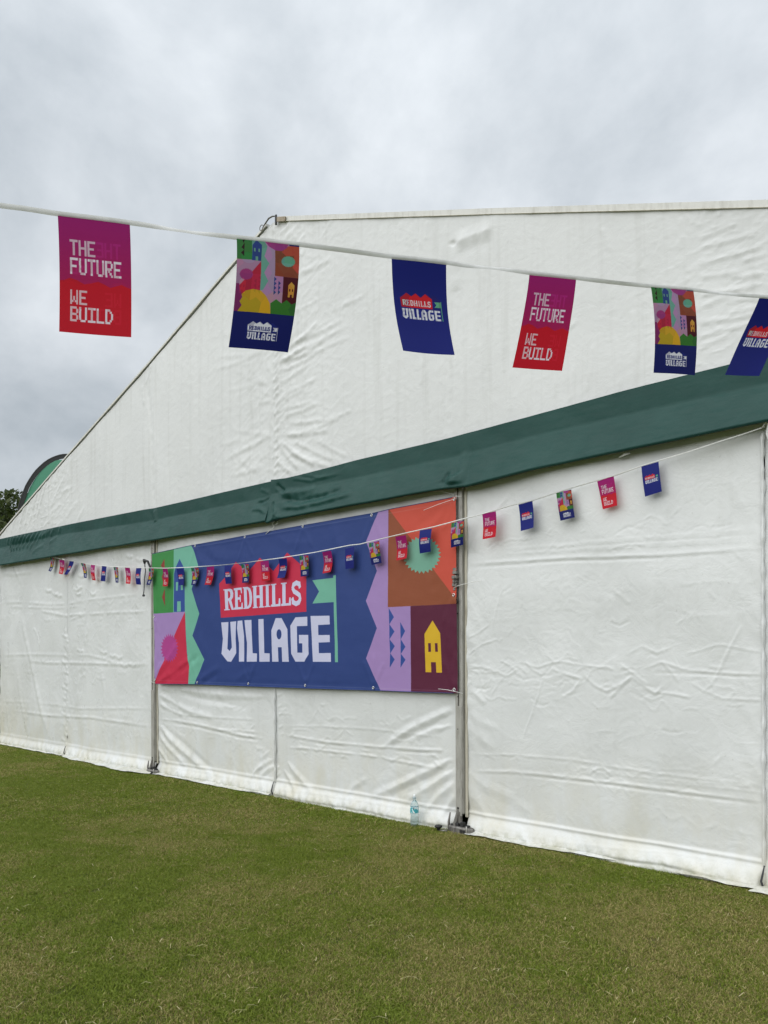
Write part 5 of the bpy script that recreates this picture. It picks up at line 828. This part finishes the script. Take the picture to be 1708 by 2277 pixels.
def patch(seed,rad,nb,wscale=1.,long_=0):
    rs=np.random.RandomState(seed); r=rad*np.sqrt(rs.rand(nb)); a=rs.rand(nb)*6.283; x=r*np.cos(a); y=r*np.sin(a)
    hgt=(.008+.010*rs.rand(nb)**1.3); lean=(.4+1.6*rs.rand(nb)); w=(.0011+.0010*rs.rand(nb))*wscale; an=rs.rand(nb)*6.283; fa=rs.rand(nb)*6.283
    if long_: k=rs.choice(nb,long_,False); hgt[k]=.006+.01*rs.rand(long_); lean[k]=3+4*rs.rand(long_)
    dx=np.cos(an);dy=np.sin(an); px=np.cos(fa)*w; py=np.sin(fa)*w
    L=hgt*lean
    b0=np.stack([x-px,y-py,np.full(nb,-.004)],1); b1=np.stack([x+px,y+py,np.full(nb,-.004)],1)
    m0=np.stack([x-px*.8+dx*L*.35,y-py*.8+dy*L*.35,hgt*.65],1); m1=np.stack([x+px*.8+dx*L*.35,y+py*.8+dy*L*.35,hgt*.65],1); tp_=np.stack([x+dx*L,y+dy*L,hgt],1)
    V=np.stack([b0,b1,m1,m0,tp_],1).reshape(-1,3); me=bpy.data.meshes.new('grass_patch')
    F=[]; 
    for i in range(nb): k=5*i; F.append((k,k+1,k+2,k+3)); F.append((k+3,k+2,k+4))
    me.from_pydata(V.tolist(),[],F); me.update(); at_=me.attributes.new('rnd','FLOAT','FACE'); at_.data.foreach_set('value',np.repeat(rs.rand(nb),2).astype(np.float32)); me.materials.append(gm_)
    return bpy.data.objects.new('grass_patch',me)
def scatter(name,pts,src,smin,smax,label,seed):
    rs=np.random.RandomState(seed)
    me=bpy.data.meshes.new(name); me.from_pydata([(x,y,0) for x,y in pts],[],[]); me.update()
    at_=me.attributes.new('rz','FLOAT','POINT'); at_.data.foreach_set('value',(rs.rand(len(pts))*6.283).astype(np.float32))
    at_=me.attributes.new('sc','FLOAT','POINT'); at_.data.foreach_set('value',((smin+(smax-smin)*rs.rand(len(pts)))*np.array([1.35 if (y>-.22 or (y>-.34 and -5.1<x<-2.4)) else 1. for x,y in pts])).astype(np.float32))
    o=bpy.data.objects.new(name,me); col.objects.link(o); tag(o,label,'grass',kind='stuff')
    ng=bpy.data.node_groups.new(name+'_nodes','GeometryNodeTree'); ng.interface.new_socket('Geometry',in_out='INPUT',socket_type='NodeSocketGeometry'); ng.interface.new_socket('Geometry',in_out='OUTPUT',socket_type='NodeSocketGeometry')
    N=ng.nodes;L_=ng.links; gi=N.new('NodeGroupInput'); go=N.new('NodeGroupOutput'); ip=N.new('GeometryNodeInstanceOnPoints'); oi_=N.new('GeometryNodeObjectInfo'); oi_.inputs['Object'].default_value=src; oi_.inputs['As Instance'].default_value=True
    a=N.new('GeometryNodeInputNamedAttribute'); a.data_type='FLOAT'; a.inputs['Name'].default_value='rz'; s=N.new('GeometryNodeInputNamedAttribute'); s.data_type='FLOAT'; s.inputs['Name'].default_value='sc'
    cx_=N.new('ShaderNodeCombineXYZ'); L_.new(a.outputs['Attribute'],cx_.inputs[2]); L_.new(gi.outputs[0],ip.inputs['Points']); L_.new(oi_.outputs['Geometry'],ip.inputs['Instance'])
    L_.new(cx_.outputs[0],ip.inputs['Rotation']); L_.new(s.outputs['Attribute'],ip.inputs['Scale']); L_.new(ip.outputs[0],go.inputs[0])
    md=o.modifiers.new('scatter','NODES'); md.node_group=ng; return o
rs=np.random.RandomState(21)
fwv=np.array([math.sin(YAW),math.cos(YAW)]); rtv=np.array([math.cos(YAW),-math.sin(YAW)])
nearp=[];farp=[]
st=.155
gx=np.arange(-16,12,st); gy=np.arange(-14,.2,st)
for x in gx:
    for y in gy:
        xx=x+rs.uniform(-.06,.06); yy=y+rs.uniform(-.06,.06); d=np.array([xx,yy])-CAM[:2]; z=d@fwv; l=d@rtv
        if z<1.6 or abs(l)>z*.56+1.9: continue
        lim=-.11
        if yy>lim and -7.9<xx<7.9: yy=lim-rs.rand()*.05
        if -5.1<xx<-2.45: yy=min(yy,-.27)
        if z<7.0: nearp.append((xx,yy))
        elif z<15: farp.append((xx,yy))
src1=patch(1,.14,1100,1.0,6); src2=patch(2,.15,420,1.7,2)
scatter('grass',nearp,src1,.80,1.30,'short mown grass of the lawn nearest the camera',1)
scatter('grass',farp,src2,.9,1.2,'short mown grass along the foot of the marquee',2)
# loose dry clippings lying on top
rs=np.random.RandomState(8); mb=MB()
for k in range(420):
    z=2.9+rs.rand()**1.3*7; l=(rs.rand()-.5)*1.15*z; x,y=CAM[:2]+fwv*z+rtv*l
    if y>-.35: continue
    a=rs.rand()*6.28; L=.025+.055*rs.rand(); w=.0011+.0007*rs.rand(); dx,dy=math.cos(a),math.sin(a); h0=.018+.006*rs.rand(); b=rs.uniform(-.012,.012)
    mb.add([(x-dy*w,y+dx*w,h0),(x+dy*w,y-dx*w,h0),(x+dx*L*.5+dy*w-dy*b,y+dy*L*.5-dx*w+dx*b,h0+.008),(x+dx*L*.5-dy*w-dy*b,y+dy*L*.5+dx*w+dx*b,h0+.008),(x+dx*L,y+dy*L,h0-.004)],[(0,1,2,3),(3,2,4)])
tag(mb.build('grass_clippings',mat('dry_straw',(.46,.40,.22),.7)),'pale dry grass clippings lying loose on the lawn','clippings',kind='stuff')
